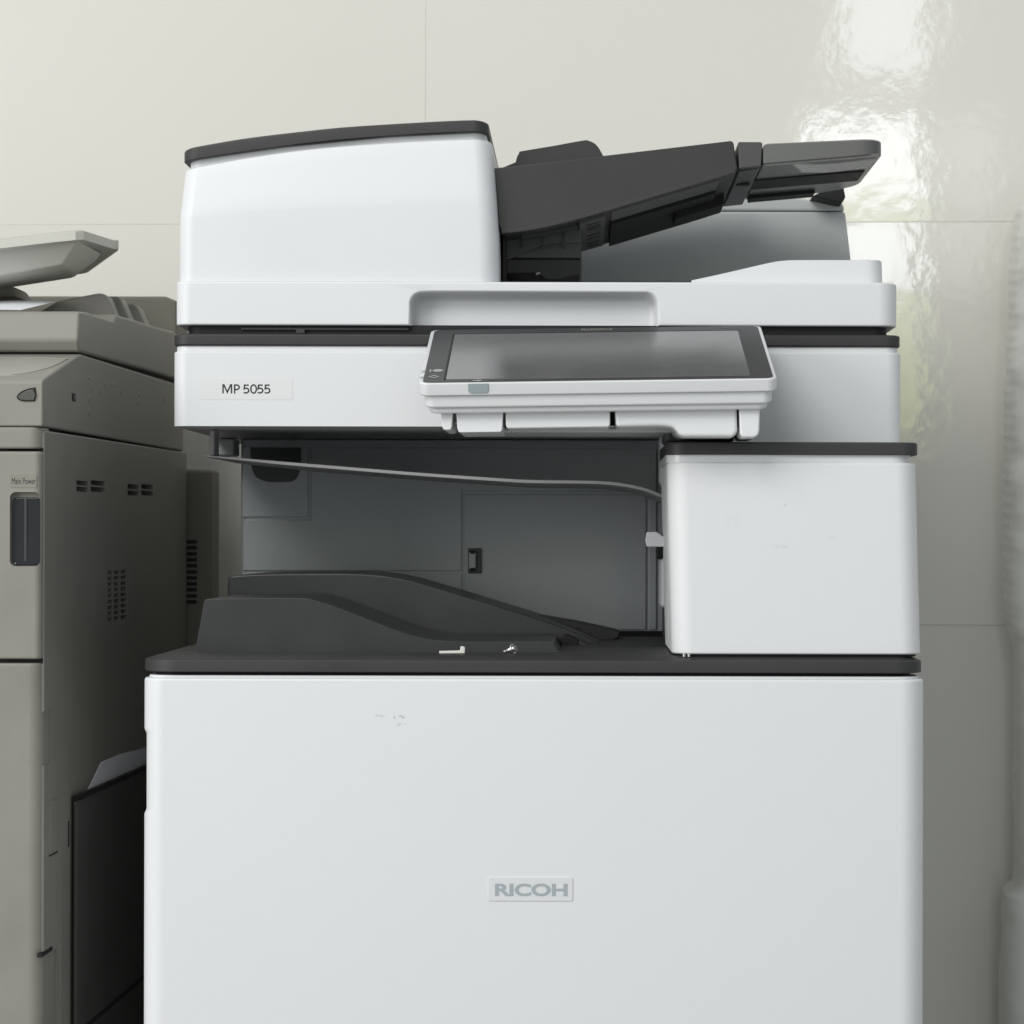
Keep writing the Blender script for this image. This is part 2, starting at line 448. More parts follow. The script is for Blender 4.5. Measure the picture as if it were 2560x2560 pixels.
# badge on the door
bz0, bz1 = Z(2253, 0), Z(2193, 0); bx0, bx1 = X(1222, 0), X(1434, 0)
def rrect(x0, x1, z0, z1, r, n=6):
    pts = []
    for cx, cz, a0 in ((x0 + r, z0 + r, 180), (x1 - r, z0 + r, 270), (x1 - r, z1 - r, 0), (x0 + r, z1 - r, 90)):
        for k in range(n + 1): a = R(a0 + 90 * k / n); pts.append((cx + r * math.cos(a), cz + r * math.sin(a)))
    return pts
def frame(x0, x1, z0, z1, r, t, y0, y1):
    """thin rounded rectangular outline"""
    A = rrect(x0, x1, z0, z1, r); B = rrect(x0 + t, x1 - t, z0 + t, z1 - t, max(r - t, .0003))
    b_ = bmesh.new(); n = len(A)
    va = [b_.verts.new((p[0], y0, p[1])) for p in A]; vb = [b_.verts.new((p[0], y0, p[1])) for p in B]
    wa = [b_.verts.new((p[0], y1, p[1])) for p in A]; wb = [b_.verts.new((p[0], y1, p[1])) for p in B]
    for i in range(n):
        j = (i + 1) % n
        b_.faces.new((va[i], va[j], vb[j], vb[i])); b_.faces.new((wa[i], wb[i], wb[j], wa[j]))
        b_.faces.new((va[i], wa[i], wa[j], va[j])); b_.faces.new((vb[i], vb[j], wb[j], wb[i]))
    return b_
badge = obj('badge_plate', prism(rrect(bx0, bx1, bz0, bz1, .0016), -0.0007, 0.001, bev=.0004, seg=2), WHITE2, dr)
lettering('badge_lettering', 'RICOH', X(1330, 0), Z(2224.5, 0), -0.0007, 181 / K(0), 31.5 / K(0), LOGO, dr, bold=0.034, depth=0.0002, space=0.98)
# --- charcoal deck
def deck():
    rings = []
    for z, i in ((zdt - 0.0125, 0.0006), (zdt - 0.0119, 0.0), (zdt - 0.0042, 0.0), (zdt - 0.0032, 0.0007), (zdt - 0.0008, 0.0085), (zdt, 0.0125)):
        rings.append([(x, y, z) for x, y in plan_ring(-0.3346 + i, 0.2568 - i, i, 0.655 - i, max(.028 - i, .01), max(.022 - i, .008))])
    return loft(rings)
obj('deck', deck(), DARK, cp)
obj('deck_gap', rbox(-0.3268, 0.2495, 0.009, 0.06, zdt - 0.0165, zdt - 0.0115, .02), BLACK, cp)
# --- paper exit tray: front rail and the slanted sheet support behind it
Yr = 0.066
rail = [(487, 1637), (511, 1506)] + smooth_poly([(516, 1500), (600, 1498), (740, 1497), (790, 1503), (860, 1526), (960, 1565), (1040, 1592), (1110, 1603), (1200, 1605), (1370, 1605), (1385, 1609)], 4) + [(1402, 1637)]
et = obj('exit_tray_rail', prism(XZ(rail, Yr), Yr, 0.235, bev=.0032), DARK2, cp)
Ys = 0.24
sup = [(563, 1632), (571, 1446)] + smooth_poly([(578, 1441), (660, 1436), (800, 1434), (920, 1436), (1010, 1448), (1100, 1473), (1300, 1533), (1400, 1566), (1470, 1593), (1520, 1617)], 4) + [(1548, 1634)]
obj('exit_tray', prism(XZ(sup, Ys), Ys, 0.385, bev=.0016), DARK2, cp)
fin_ = [(1300, 1531), (1350, 1539), (1440, 1554), (1540, 1575), (1551, 1580), (1548, 1594), (1528, 1602), (1490, 1609), (1410, 1585), (1310, 1556)]
fp = obj('sheet_stopper', prism(XZ(fin_, 0.33), 0.33, 0.375, bev=.0012), DARK, cp)
for a_, b_ in ((1418, 1567), (1443, 1575)):
    obj('slot', prism(XZ([(a_ - 4, b_ - 5), (a_ + 5, b_ - 5), (a_ + 4, b_ + 6), (a_ - 5, b_ + 6)], .3285), 0.3285, 0.332), BLACK, fp)
obj('tray_recess_shade', prism(XZ([(1396, 1636), (1408, 1590), (1418, 1587), (1446, 1599), (1456, 1636)], 0.205), 0.205, 0.234, bev=.001), BLACK, cp)  # solid black block stands in for the shade of a recess
obj('tray_end_rib', prism(XZ([(1452, 1637), (1447, 1602), (1456, 1604), (1530, 1637)], 0.2045), 0.2045, 0.235, bev=.001), DARK, cp)
# --- back of the bay
Yb = 0.42
zc_ = Z(1103, Yb); zb_ = Z(1578, Yb)
xl_, xr_ = X(600, Yb), X(1645, Yb)
back = obj('bay_back', rbox(xl_, xr_ + 0.02, Yb, 0.66, zdt - .003, ZC + 0.0875, .008, .001), BAY, cp)
obj('bay_plinth', box(X(1380, .41), xr_ + .015, .405, Yb + .002, zdt - .002, Z(1578, .405)), BLACK, cp)
def plate(name, pts, y0, y1, m, parent, bev=.0008): return obj(name, prism(XZ(pts, y1), y0, y1, bev=bev, seg=2), m, parent)
gap = 0.0012
def panel_plate(px0, px1, py0, py1, name='bay_panel', proud=.0022):
    y = Yb - proud
    return obj(name, box(X(px0, y), X(px1, y), y, Yb + .001, Z(py1, y), Z(py0, y), .0007, seg=2), BAY, back)
panel_plate(606, 770, 1120, 1294)                                    # small service door
panel_plate(1161, 1615, 1236, 1574)                                  # right-hand door
panel_plate(608, 1154, 1435, 1574)                                   # lower left panel
_y = Yb - .0022
obj('bay_panel', prism(XZ([(777, 1120), (1641, 1120), (1641, 1229), (1154, 1229), (1154, 1428), (608, 1428), (608, 1301), (777, 1301)], _y), _y, Yb + .001, bev=.0007, seg=2), BAY, back)
panel_plate(1622, 1641, 1236, 1574)
# grip of the service door: recess shade painted as a raised dark plate
gp = [(625, 1120), (628, 1168)] + smooth_poly([(632, 1180), (642, 1196), (668, 1206), (700, 1207), (728, 1205), (742, 1196), (749, 1180)], 4) + [(752, 1168), (752, 1120)]
obj('grip_shade_plate', prism(XZ(gp, Yb - .0032), Yb - .0035, Yb - .0012, bev=.0004, seg=2), BAYD, back)
# latch on the right-hand door
lt = obj('door_latch', box(X(1170, .416), X(1204, .416), .4155, .419, Z(1434, .416), Z(1371, .416), .0008, seg=2), BAYD, back)
obj('latch_tongue', box(X(1172, .413), X(1190, .413), .4125, .416, Z(1424, .413), Z(1381, .413), .0012), BAY, lt)
obj('latch_pin', box(X(1176, .4115), X(1187, .4115), .411, .413, Z(1428, .4115), Z(1420, .4115), .0004), BLACK, lt)
obj('latch_pin', box(X(1176, .4115), X(1187, .4115), .411, .413, Z(1385, .4115), Z(1377, .4115), .0004), BLACK, lt)
# right inner wall of the bay and what sticks out of it
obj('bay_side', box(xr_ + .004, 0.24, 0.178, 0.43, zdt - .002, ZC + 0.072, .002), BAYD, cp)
obj('bay_side_post', box(X(1648, .21), X(1690, .21), .19, .24, Z(1219, .2), ZC + .0865, .006), BAY, cp)
obj('bay_side_cover', box(X(1650, .215), X(1690, .215), .20, .26, Z(1520, .2), Z(1395, .2), .0035), BAY, cp)
obj('side_gear', prism(rrect(X(1640, .23), X(1660, .23), Z(1398, .23), Z(1365, .23), .003), .215, .235, bev=.001), BLACK, cp)
lv = [(1617, 1366), (1614, 1352), (1617, 1330)] + smooth_poly([(1640, 1329), (1648, 1334), (1656, 1340), (1668, 1341)], 4) + [(1690, 1341), (1690, 1367)]
obj('release_lever', prism(XZ(lv, .15), .15, .165, bev=.0016), WHITE2, cp)
# thin upper bin tray that crosses the bay
band = [(508, 1140), (560, 1144), (640, 1150), (800, 1163), (1040, 1182), (1250, 1196), (1330, 1200), (1440, 1201), (1510, 1203), (1570, 1210), (1620, 1222), (1672, 1243)]
bt = smooth_poly(XZ(band, .19), 4)
bb = [(x, z - (.0010 + .0017 * min(1, max(0, (x - bt[0][0]) / .06)))) for x, z in bt]
obj('upper_bin_tray', prism(bt + bb[::-1], .19, .40, bev=.0005, seg=2), BAND, cp)
obj('bin_tray_bracket', box(X(523, .21), X(535, .21), .21, .24, Z(1141, .21), ZC + .0875, .001), BAND, cp)
obj('bay_corner_block', box(X(537, .40), X(584, .40), .40, .44, Z(1141, .40), ZC + .0872, .002), HINGE, cp)
# --- right tower
Yt = 0.006
def tower(x0b, x1b, x0t, x1t, y0, y1, z0, z1, rl, rr, e):
    rings = []
    def ring(z, i):
        t = (z - z0) / (z1 - z0)
        a = x0b + (x0t - x0b) * t + i; c = x1b + (x1t - x1b) * t - i
        return [(x, y, z) for x, y in plan_ring(a, c, y0 + i, y1, rl - i, rr - i, .004)]
    for k in range(4): a = R(30 * k); rings.append(ring(z0 + e * (1 - math.cos(a)), e * (1 - math.sin(a))))
    for k in range(4): a = R(30 * k); rings.append(ring(z1 - e * (1 - math.sin(a)), e * (1 - math.cos(a))))
    return loft(rings)
tw = obj('right_tower', tower(X(1681, Yt), X(2307, Yt), X(1668, Yt), X(2294, Yt), Yt, .176, Z(1635, Yt), Z(1155, Yt), .016, .016, .0016), TOWERM, cp)
obj('tower_lip', rbox(X(1666, Yt), X(2282, Yt), Yt + .0022, .18, Z(1156, Yt), Z(1134, Yt), .015, .015, e=.0006), WHITE2, tw)
obj('tower_cap', rbox(X(1664.5, Yt), X(2297, Yt), Yt - .001, .182, Z(1136, Yt), Z(1104, Yt), .015, .012, e=.0018, eb=.0006), DARK, tw)
obj('tower_foot', rbox(X(1690, Yt), X(2296, Yt), Yt + .004, .17, zdt - .0005, Z(1634, Yt), .012, e=.0002), BLACK, tw)
for a_ in (1712, 1724):
    b_ = tube([(X(a_, 0), .0085, zdt - .0006), (X(a_, 0), .0085, zdt + .0022)], .0013, 12)
    obj('foot_pin', b_, METAL, tw)
obj('rear_body', box(0.09, 0.25, 0.176, 0.655, zdt - .002, ZC + 0.0702, .003), WHITE, cp)
# --- scanner section
scb = rbox(X(430, YS), X(2254, YS), YS, 0.655, Z(1112, YS), Z(880, YS), .012, .012, e=.0014)
scn = obj('scanner_body', boolean(scb, box(-.4, X(1672, YS), YS - .02, .70, Z(1200, YS), Z(1067, YS))), WHITE, cp)
obj('scanner_lip', rbox(X(436, YS), X(2247, YS), YS + .002, 0.65, Z(881, YS), Z(866, YS), .011, e=.0005), WHITE, scn)
obj('scanner_trim', rbox(X(430, YS), X(2252, YS), YS - .0006, 0.655, Z(866, YS), Z(836, YS), .013, .012, e=.0016), DARK, cp)
obj('scanner_gap', rbox(X(462, YS), X(2222, YS), YS + .007, 0.64, Z(837, YS), Z(812, YS), .012, e=.001), BLACK, cp)
obj('gap_pad', box(X(738, YS), X(760, YS), YS + .003, YS + .02, Z(835, YS), Z(823, YS), .0006), DARK, cp)
obj('lid_hinge_strip', box(X(600, YS), X(1020, YS), YS + .0045, YS + .03, Z(826, YS), Z(819, YS), .0006), DARK, cp)
lab = obj('model_label', prism(rrect(X(498, YS), X(731, YS), Z(1001, YS), Z(947.5, YS), .0016), YS - .0002, YS + .001), STICK, scn)
def strokes(name, glyphs, y, wd, m, parent, depth=.00012):
    """lettering drawn with pen strokes of even width; each glyph is a list of polylines in metres (x, z)"""
    bm = bmesh.new(); q = 0
    for pl in glyphs:
        q += 1; yy = y - depth - q * 4e-6
        closed = pl[0] == pl[-1]
        n = len(pl); L = []; Rr = []
        for i in range(n):
            if closed: a, c = pl[(i - 1) % (n - 1)], pl[(i + 1) % (n - 1)]
            else: a, c = pl[max(i - 1, 0)], pl[min(i + 1, n - 1)]
            p = Vector(pl[i]); d1 = (p - Vector(a)); d2 = (Vector(c) - p)
            d1 = d1.normalized() if d1.length > 1e-9 else d2.normalized(); d2 = d2.normalized() if d2.length > 1e-9 else d1
            n1 = Vector((-d1.y, d1.x)); n2 = Vector((-d2.y, d2.x)); mt = (n1 + n2).normalized()
            k = (wd / 2) / max(mt.dot(n1), .38)
            L.append(bm.verts.new((p.x + mt.x * k, yy, p.y + mt.y * k))); Rr.append(bm.verts.new((p.x - mt.x * k, yy, p.y - mt.y * k)))
        for i in range(n - 1): bm.faces.new((L[i], L[i + 1], Rr[i + 1], Rr[i]))
    r = bmesh.ops.extrude_face_region(bm, geom=list(bm.faces))
    for v in [g for g in r['geom'] if isinstance(g, bmesh.types.BMVert)]: v.co.y += depth
    return obj(name, bm, m, parent, wn=False)
def ell(cx, cz, rx, rz, a0, a1, n=18): return [(cx + rx * math.cos(R(a0 + (a1 - a0) * k / n)), cz + rz * math.sin(R(a0 + (a1 - a0) * k / n))) for k in range(n + 1)]
def place(pl, px0, px1, top=963.5, bot=985.0):
    """unit box (0..1) -> on the scanner front between photograph columns px0 and px1"""
    return [(X(px0 + (px1 - px0) * a, YS), Z(bot + (top - bot) * b_, YS)) for a, b_ in pl]
five = [(.92, .95), (.16, .95), (.10, .53)] + ell(.38, .32, .56, .28, 105, -65, 16) + [(.40, .035), (.0, .10)]
zero = ell(.5, .5, .47, .48, 90, 450, 28); zero[-1] = zero[0]
gl = [place([(.08, -.02), (.08, .98), (.16, .98), (.50, .12), (.84, .98), (.92, .98), (.92, -.02)], 555, 580)]
gl.append(place([(.13, -.02), (.13, .96), (.45, .96)] + ell(.45, .70, .47, .26, 90, -90, 12) + [(.16, .44)], 584, 598.5))
for a_, c_ in ((608.5, 622), (643.5, 657), (661, 674.5)): gl.append(place(five, a_, c_))
gl.append(place(zero, 626, 640.5))
strokes('model_lettering', gl, YS - .00022, 3.5 / K(YS), INK, scn)
# --- document lid with its hand grip
lidbm = rbox(X(435, YS), X(2245, YS), YS, 0.655, Z(814, YS), Z(705, YS), .013, .016, e=.0016)
gx0, gx1, gz1 = X(1027, YS), X(1641, YS), Z(734, YS)
gpts = [(gx0, Z(860, YS)), (gx1, Z(860, YS)), ] + [(gx1 - .010 + .010 * math.cos(R(a)), gz1 - .010 + .010 * math.sin(R(a))) for a in range(0, 91, 10)] + [(gx0 + .010 + .010 * math.cos(R(a)), gz1 - .010 + .010 * math.sin(R(a))) for a in range(90, 181, 10)]
def grip_cut():
    b_ = bmesh.new(); n = len(gpts); R_ = []
    cxg = (gx0 + gx1) / 2
    for y, i, up in ((YS - .004, -.0034, 0), (YS - .0002, -.0026, 0), (YS + .0008, -.0014, 0), (YS + .0024, -.0005, 0), (YS + .0045, 0, 0), (YS + .016, .0012, 0), (YS + .020, .003, 0), (YS + .0215, .0055, 0)):
        ring = []
        for x, z in gpts:
            dx = i if x < cxg else -i
            ring.append(b_.verts.new((x + dx, y, z - (i if z > gz1 - .011 else 0))))
        R_.append(ring)
    for r0, r1 in zip(R_, R_[1:]):
        for k in range(n): b_.faces.new((r0[k], r0[(k + 1) % n], r1[(k + 1) % n], r1[k]))
    b_.faces.new(R_[0][::-1]); b_.faces.new(R_[-1])
    return b_
lid = obj('document_lid', boolean(lidbm, grip_cut()), WHITE, cp)
# raised exit ramp on the lid, right
rp_ = [(1728, 702), (1728, 700), (1800, 684), (1860, 670)] + smooth_poly([(1905, 659), (1940, 651), (1975, 648.5), (2050, 648)], 4) + [(2180, 648)] + [(2200, 650), (2207, 657), (2210, 702)]
def ramp():
    y0 = YS + .012
    pl = plan_ring(X(1728, y0), X(2209, y0), y0, .46, .001, .013, .004, nx=40)
    top = [(X(a, y0), Z(b_, y0)) for a, b_ in ((1728, 700), (1800, 684), (1860, 670), (1917, 656.5), (1945, 651), (1975, 648.5), (2050, 648), (2230, 648))]
    rings = []
    zb0 = Z(706, y0)
    for t, i in ((0, 0), (.5, 0), (.93, 0.0000), (.975, .0004), (1.0, .0018)):
        rings.append([])
        for x, y in pl:
            xx = max(X(1728, y0) + i, min(X(2209, y0) - i, x)) - (0.0008 * t if x > X(2150, y0) else 0); yy = max(y, y0 + i)
            zt = max(interp(top, x), zb0 + .0006)
            rings[-1].append((xx, yy, zb0 + (zt - zb0) * t))
    return loft(rings)
obj('exit_ramp', ramp(), WHITE, lid)
# --- document feeder housing
YA = 0.15
def var_loft(px0, px1, y0, y1, rl, rr, zlo, zhi, levels, rb=.004, nx=26):
    """levels: (t, inset, lean, dxl, dxr)"""
    rings = []
    for t, i, lean, dl, dr_ in levels:
        ring = []
        for x, y in plan_ring(px0 + i, px1 - i, y0 + i, y1 - i, max(rl - i, .001), max(rr - i, .001), rb, nx=nx):
            u = (x - px0) / (px1 - px0)
            xx = x + dl * (1 - u) + dr_ * u
            ring.append((xx, y + lean * (1 - (y - y0) / (y1 - y0)), zlo(x) + (zhi(x) - zlo(x)) * t))
        rings.append(ring)
    return loft(rings)
YC = 0.156
hz = smooth_poly([(X(a, YC), Z(b_, YC)) for a, b_ in ((440, 427), (460, 422.5), (633, 392), (819, 369), (1052, 353), (1192, 347.5), (1224, 349), (1260, 352))], 5)
h0, h1 = X(442, YA), X(1246, YA)
k_ = 1 / K(YA)
hous = obj('feeder_housing', var_loft(h0, h1, YA, .60, .013, .016, lambda x: Z(706, YA), lambda x: interp(hz, x),
    [(0, .0004, 0, 0, 0), (.004, 0, 0, 0, 0), (.2, 0, 0, 0.2 * k_, -.8 * k_), (.40, 0, 0, .5 * k_, -3 * k_), (.54, 0, 0, 1.2 * k_, -6 * k_), (.58, 0, .0002, 1.8 * k_, -7 * k_),
     (.63, 0, .0007, 3 * k_, -8.5 * k_), (.72, 0, .0018, 5.5 * k_, -11 * k_), (.9, 0, .0042, 10 * k_, -16 * k_), (.985, 0, .0053, 12.5 * k_, -19 * k_), (.994, .0006, .0054, 12.7 * k_, -19.4 * k_), (1.0, .0022, .0055, 12.8 * k_, -19.5 * k_)]), WHITE, cp)
lipb = smooth_poly([(X(a, YC), Z(b_, YC)) for a, b_ in ((440, 409), (475, 402), (633, 378), (819, 354), (1052, 336), (1187, 330.5), (1212, 332), (1260, 340))], 5)
obj('housing_lip', var_loft(X(468, YC), X(1213, YC), YC + .006, .59, .010, .012, lambda x: interp(hz, x) - .004, lambda x: interp(lipb, x) + .002,
    [(0, 0, 0, 0, 0), (1, 0, 0, 0, 0)]), WHITE, hous)
capt = smooth_poly([(X(a, YC), Z(b_, YC)) for a, b_ in ((440, 377), (463, 373), (560, 355.5), (633, 344), (750, 330), (866, 318), (1052, 306), (1164, 300.5), (1200, 301.5), (1240, 308))], 5)
obj('feeder_cover', var_loft(X(454, YC), X(1219, YC), YC - .001, .595, .013, .012, lambda x: interp(lipb, x), lambda x: interp(capt, x),
    [(0, .0006, 0, 0, 0), (.05, 0, 0, 0, 0), (.8, 0, 0, 0, 0), (.93, .0007, 0, 0, 0), (1, .0026, 0, 0, 0)]), DARK, cp)
# --- document tray: trough with side walls, guide fin, underside ribs, exit rollers
YT = 0.168
tray = [(1231, 421), (1400, 402), (1600, 378), (1826, 351), (1832, 356), (1842, 422)] + smooth_poly([(1838, 427), (1720, 463), (1600, 499), (1510, 526), (1422, 551), (1350, 568), (1291, 577), (1262, 580)], 3) + [(1252, 575), (1244, 562), (1240, 510)]
ty = XZ(tray, YT)
trough = prism(ty, YT, .425, bev=.0014)
tro = obj('document_tray', trough, DARK, cp)
top_in = lambda px: 421 - (px - 1231) * 70 / 595
low = smooth_poly([(1838, 427), (1720, 463), (1600, 499), (1510, 526), (1422, 551), (1350, 568), (1291, 577), (1262, 580)], 3)
lowc = [(X(a, YT), Z(b_, YT)) for a, b_ in low]
def under(px0, px1, y0, y1, drop, m, name, n=14, lift=.002, bev=.0005):
    xs = [X(px0, YT) + (X(px1, YT) - X(px0, YT)) * k / n for k in range(n + 1)]
    up = [(x, interp(lowc, x) + lift) for x in xs]; dn = [(x, interp(lowc, x) - drop) for x in xs]
    return obj(name, prism(up + dn[::-1], y0, y1, bev=bev, seg=2), m, tro)
under(1252, 1836, YT - .0004, YT + .010, .0012, DARK, 'bottom_rim', 24)
for y_ in (.188, .196, .205, .215, .226, .238):
    under(1528, 1800, y_, y_ + .0022, .0018, mat('rib_plastic', (.13, .13, .128), .45), 'underside_rib')
under(1528, 1800, .250, .418, .004, BLACK, 'underside_duct')
under(1700, 1830, .30, .36, .010, BLACK, 'duct_bracket', bev=.001)
vb = under(1446, 1512, .188, .40, .0035, DARK2, 'louvre_plate', bev=.0008); vb.data.materials[0] = mat('louvre_plastic', (.075, .075, .074), .5)
for y_ in (.205, .225, .240, .285, .31, .345, .37):
    under(1466, 1500, y_, y_ + .004, .0039, BLACK, 'louvre_slot', 4, 0, 0)
under(1300, 1440, .20, .215, .003, DARK2, 'underside_rib')
fin = [(1246, 423)] + [(1287, 406), (1291, 391)] + smooth_poly([(1297, 381), (1303, 378), (1380, 365), (1454, 351.5), (1470, 352), (1485, 359), (1495, 370), (1503, 384)], 4) + [(1512, 400), (1512, 440), (1246, 440)]
YG = .19
obj('document_guide', prism(XZ(fin, YG), YG, YG + .012, bev=.0016), DARK, cp)
# exit roller unit under the tray
ru = [(1262, 646), (1300, 622), (1370, 602), (1452, 600), (1452, 646)]
obj('exit_unit_top', prism(XZ(ru, .235), .235, .44, bev=.001), DARK2, cp)
rl = [(1262, 647), (1452, 647), (1449, 688), (1430, 690)] + smooth_poly([(1420, 692), (1405, 697), (1385, 700), (1365, 698), (1350, 690)], 3) + [(1345, 684), (1262, 684)]
obj('exit_unit', prism(XZ(rl, .24), .24, .44, bev=.001), DARK, cp)
obj('exit_roller_pin', tube([(X(1338, .236), .232, Z(686, .236)), (X(1348, .236), .232, Z(682, .236))], .0014, 8), METAL, cp)
obj('feeder_inner_side', box(X(1257, YA) - .002, X(1259, YA), .2, .55, Z(702, YA), Z(560, YA)), BLACK, cp)
obj('exit_unit_throat', prism(XZ([(1262, 570), (1446, 545), (1452, 606), (1370, 608), (1262, 652)], .232), .232, .42, bev=.001), MATS['louvre_plastic'], cp)
for a_ in (1300, 1352, 1405):
    obj('throat_rib', prism(XZ([(a_, 572), (a_ + 5, 572), (a_ + 5, 618), (a_, 620)], .2305), .2305, .24), DARK2, cp)
# rear hinge cover behind the tray
YH = 0.47
hc = obj('hinge_cover', prism(XZ([(1330, 706), (2133, 706), (2111, 528), (1330, 528)], YH), YH, .62, bev=.002), HINGE, cp)
obj('hinge_cover_top', prism(XZ([(1330, 526), (2110, 526), (2106, 508), (2098, 504), (1963, 491), (1330, 491)], YH), YH + .0005, .615, bev=.002), HINGE, cp)
obj('hinge_stop', prism(XZ([(2028, 490), (2080, 462), (2106, 460), (2112, 492), (2104, 506)], .44), .44, .475, bev=.001), BLACK, cp)
# --- tray hinge block and smoky extension
hb = [(1843, 356), (1846, 354), (1900, 354), (1904, 358), (1901, 414), (1866, 418), (1846, 420)]
obj('tray_joint', prism(XZ(hb, YT + .001), YT + .001, .422, bev=.0012), mat('joint_plastic', (.06, .06, .059), .42), cp)
uj = [(1848, 412), (1900, 408), (1896, 416), (1848, 424)]
obj('joint_plate', prism(XZ(uj, YT), YT + .012, .40, bev=.0006), DARK2, cp)
b_ = tube([(X(1862, .215), .21, Z(421, .21)), (X(1880, .215), .225, Z(421, .21))], .003, 10)
obj('joint_hole', prism([(X(1843 + 18 * math.cos(a_ * .5236), .265) + .004, .262 + .006 * math.sin(a_ * .5236)) for a_ in range(12)], Z(420.5, YT) - .0012, Z(420.5, YT) + .001, axis='z'), BLACK, cp)
ex0, ex1 = X(1906, YT), X(2206, YT)
etop = [(ex0, Z(357, YT)), (X(2160, YT), Z(345, YT)), (ex1, Z(343, YT))]
elow = [(ex0, Z(409, YT)), (X(2190, YT), Z(384, YT)), (ex1, Z(383, YT))]
def ext_plan(i):
    pts = []
    r = .016 - i; r2 = .055 - i
    pts.append((ex0 + i, YT + i))
    for k in range(1, 12): pts.append((ex0 + (ex1 - r - ex0) * k / 12, YT + i))
    for k in range(9): a = R(270 + 90 * k / 8); pts.append((ex1 - i - r + r * math.cos(a), YT + i + r + r * math.sin(a)))
    for k in range(11): a = R(90 * k / 10); pts.append((ex1 - i - r2 + r2 * math.cos(a), .40 - i - r2 + r2 * math.sin(a)))
    for k in range(1, 8): pts.append((ex1 - r2 + (ex0 + i - ex1 + r2) * k / 8, .40 - i))
    pts.append((ex0 + i, .40 - i))
    return pts
def ext():
    rings = []
    for t, i in ((0, .0006), (.04, 0), (.86, 0), (.93, .0012), (1, .004)):
        rings.append([(x, y, interp(elow, x) + (interp(etop, x) - interp(elow, x)) * t) for x, y in ext_plan(i)])
    return loft(rings)
exo = obj('tray_extension', ext(), SMOKE, cp)
def eu(px): return interp(elow, X(px, YT))
# dark panel and ribs under the extension
for y0_, y1_, a0_, a1_, dz_, m_ in ((.262, .322, 1900, 2190, .0012, BLACK),):
    xs = [X(a0_, YT) + (X(a1_, YT) - X(a0_, YT)) * k / 8 for k in range(9)]
    obj('extension_slot', prism([(x, interp(elow, x) + .001) for x in xs] + [(x, interp(elow, x) - dz_) for x in xs[::-1]], y0_, y1_), m_, exo)
xs = [X(1910, YT) + (X(2196, YT) - X(1910, YT)) * k / 8 for k in range(9)]
obj('extension_rim', prism([(x, interp(elow, x) + .001) for x in xs] + [(x, interp(elow, x) - .0016) for x in xs[::-1]], YT + .0015, YT + .0035), SMOKE, exo)
obj('extension_back_strip', prism([(x, interp(elow, x) + .001) for x in xs[:6]] + [(x, interp(elow, x) - .003) for x in xs[5::-1]], .368, .398), BLACK, exo)  # plain black strip along the rear of the underside
for q in range(4):
    y_ = .196 + q * .0125
    pa = [(1985 + 9 * q, -.013 + .001 * q), (2040 + 6 * q, .0), (2085 + 3 * q, .004), (2130, .002), (2196 - 3 * q, -.002)]
    obj('extension_rib', tube([(X(a_, YT), y_ + d_ * 1.2, eu(a_) - .0006) for a_, d_ in smooth_poly(pa, 4)], .0016, 6), mat('glow_painted_plastic', (.60, .60, .58), .3), exo)  # pale colour stands in for light glowing through the smoky plastic

# --- tilted operation panel
BL = Vector((X(1045, -.05), -.05, Z(960, -.05))); BR = Vector((X(1943, -.05), -.05, Z(945, -.05)))
TLr = Vector((X(1080, .125), .125, Z(825, .125))); TRr = Vector((X(1918, .125), .125, Z(812.5, .125)))
O_ = (BL + BR) / 2; T_ = (TLr + TRr) / 2
ux = ((BR - BL).normalized() + (TRr - TLr).normalized()).normalized()
uy = (T_ - O_); PL = uy.length; uy = (uy - ux * uy.dot(ux)).normalized(); un = ux.cross(uy)
PW = (BR - BL).length
MP = Matrix((ux, uy, un)).transposed().to_4x4(); MP.translation = O_
def slab(x0, x1, y0, y1, z0, z1, r, e):
    b_ = rbox(x0, x1, y0, y1, z0, z1, r, e=e, rb=r)
    return b_
def pobj(name, bm, m, parent):
    bmesh.ops.transform(bm, matrix=MP, verts=bm.verts)
    return obj(name, bm, m, parent)
hw = PW / 2
pan = pobj('operation_panel', slab(-hw, hw, 0, PL, -.0098, 0, .0075, .0012), WHITE2, cp)
pobj('panel_bezel', slab(-hw + .0030, hw - .0028, .0016, PL - .003, -.001, .0005, .006, .0003), BEZEL, pan)
sc0, sc1 = -hw + .075 * PW, -hw + .926 * PW
pobj('screen', slab(sc0, sc1, .048 * PL, .885 * PL, 0, .0008, .0006, .0002), SCREEN, pan)
for a_, c_, d_, e_ in ((sc0 - .0005, sc1 + .0005, .885 * PL, .892 * PL), (sc0 - .0016, sc0, .048 * PL, .892 * PL)):
    pobj('screen_border', box(a_, c_, d_, e_, .0001, .0009), BLACK, pan)
pobj('panel_middle', slab(-hw + .0036, hw - .0034, .0026, PL - .004, -.0198, -.0096, .0075, .002), WHITE, pan)
pobj('panel_base', slab(-hw + .0068, hw - .0066, .0058, PL - .008, -.0250, -.0196, .0075, .0022), WHITE, pan)
lx = -hw + .1665 * PW
led = [(-.0075, 0.0), (.0075, 0.0), (.0074, -.0056), (.0066, -.0068), (.0052, -.0072), (-.0052, -.0072), (-.0066, -.0068), (-.0074, -.0056)]
pobj('indicator_lens', prism([(lx + a_, b_ - .0006) for a_, b_ in led], -.0008, .004, bev=.0003), LED, pan)
for v_, nm in ((.205, 'status_lens'), (.098, 'status_lens')):
    pobj(nm, box(-hw + .0004, -hw + .0028, v_ * PL - .0032, v_ * PL + .0032, -.003, .0003, .0003), LED, pan)
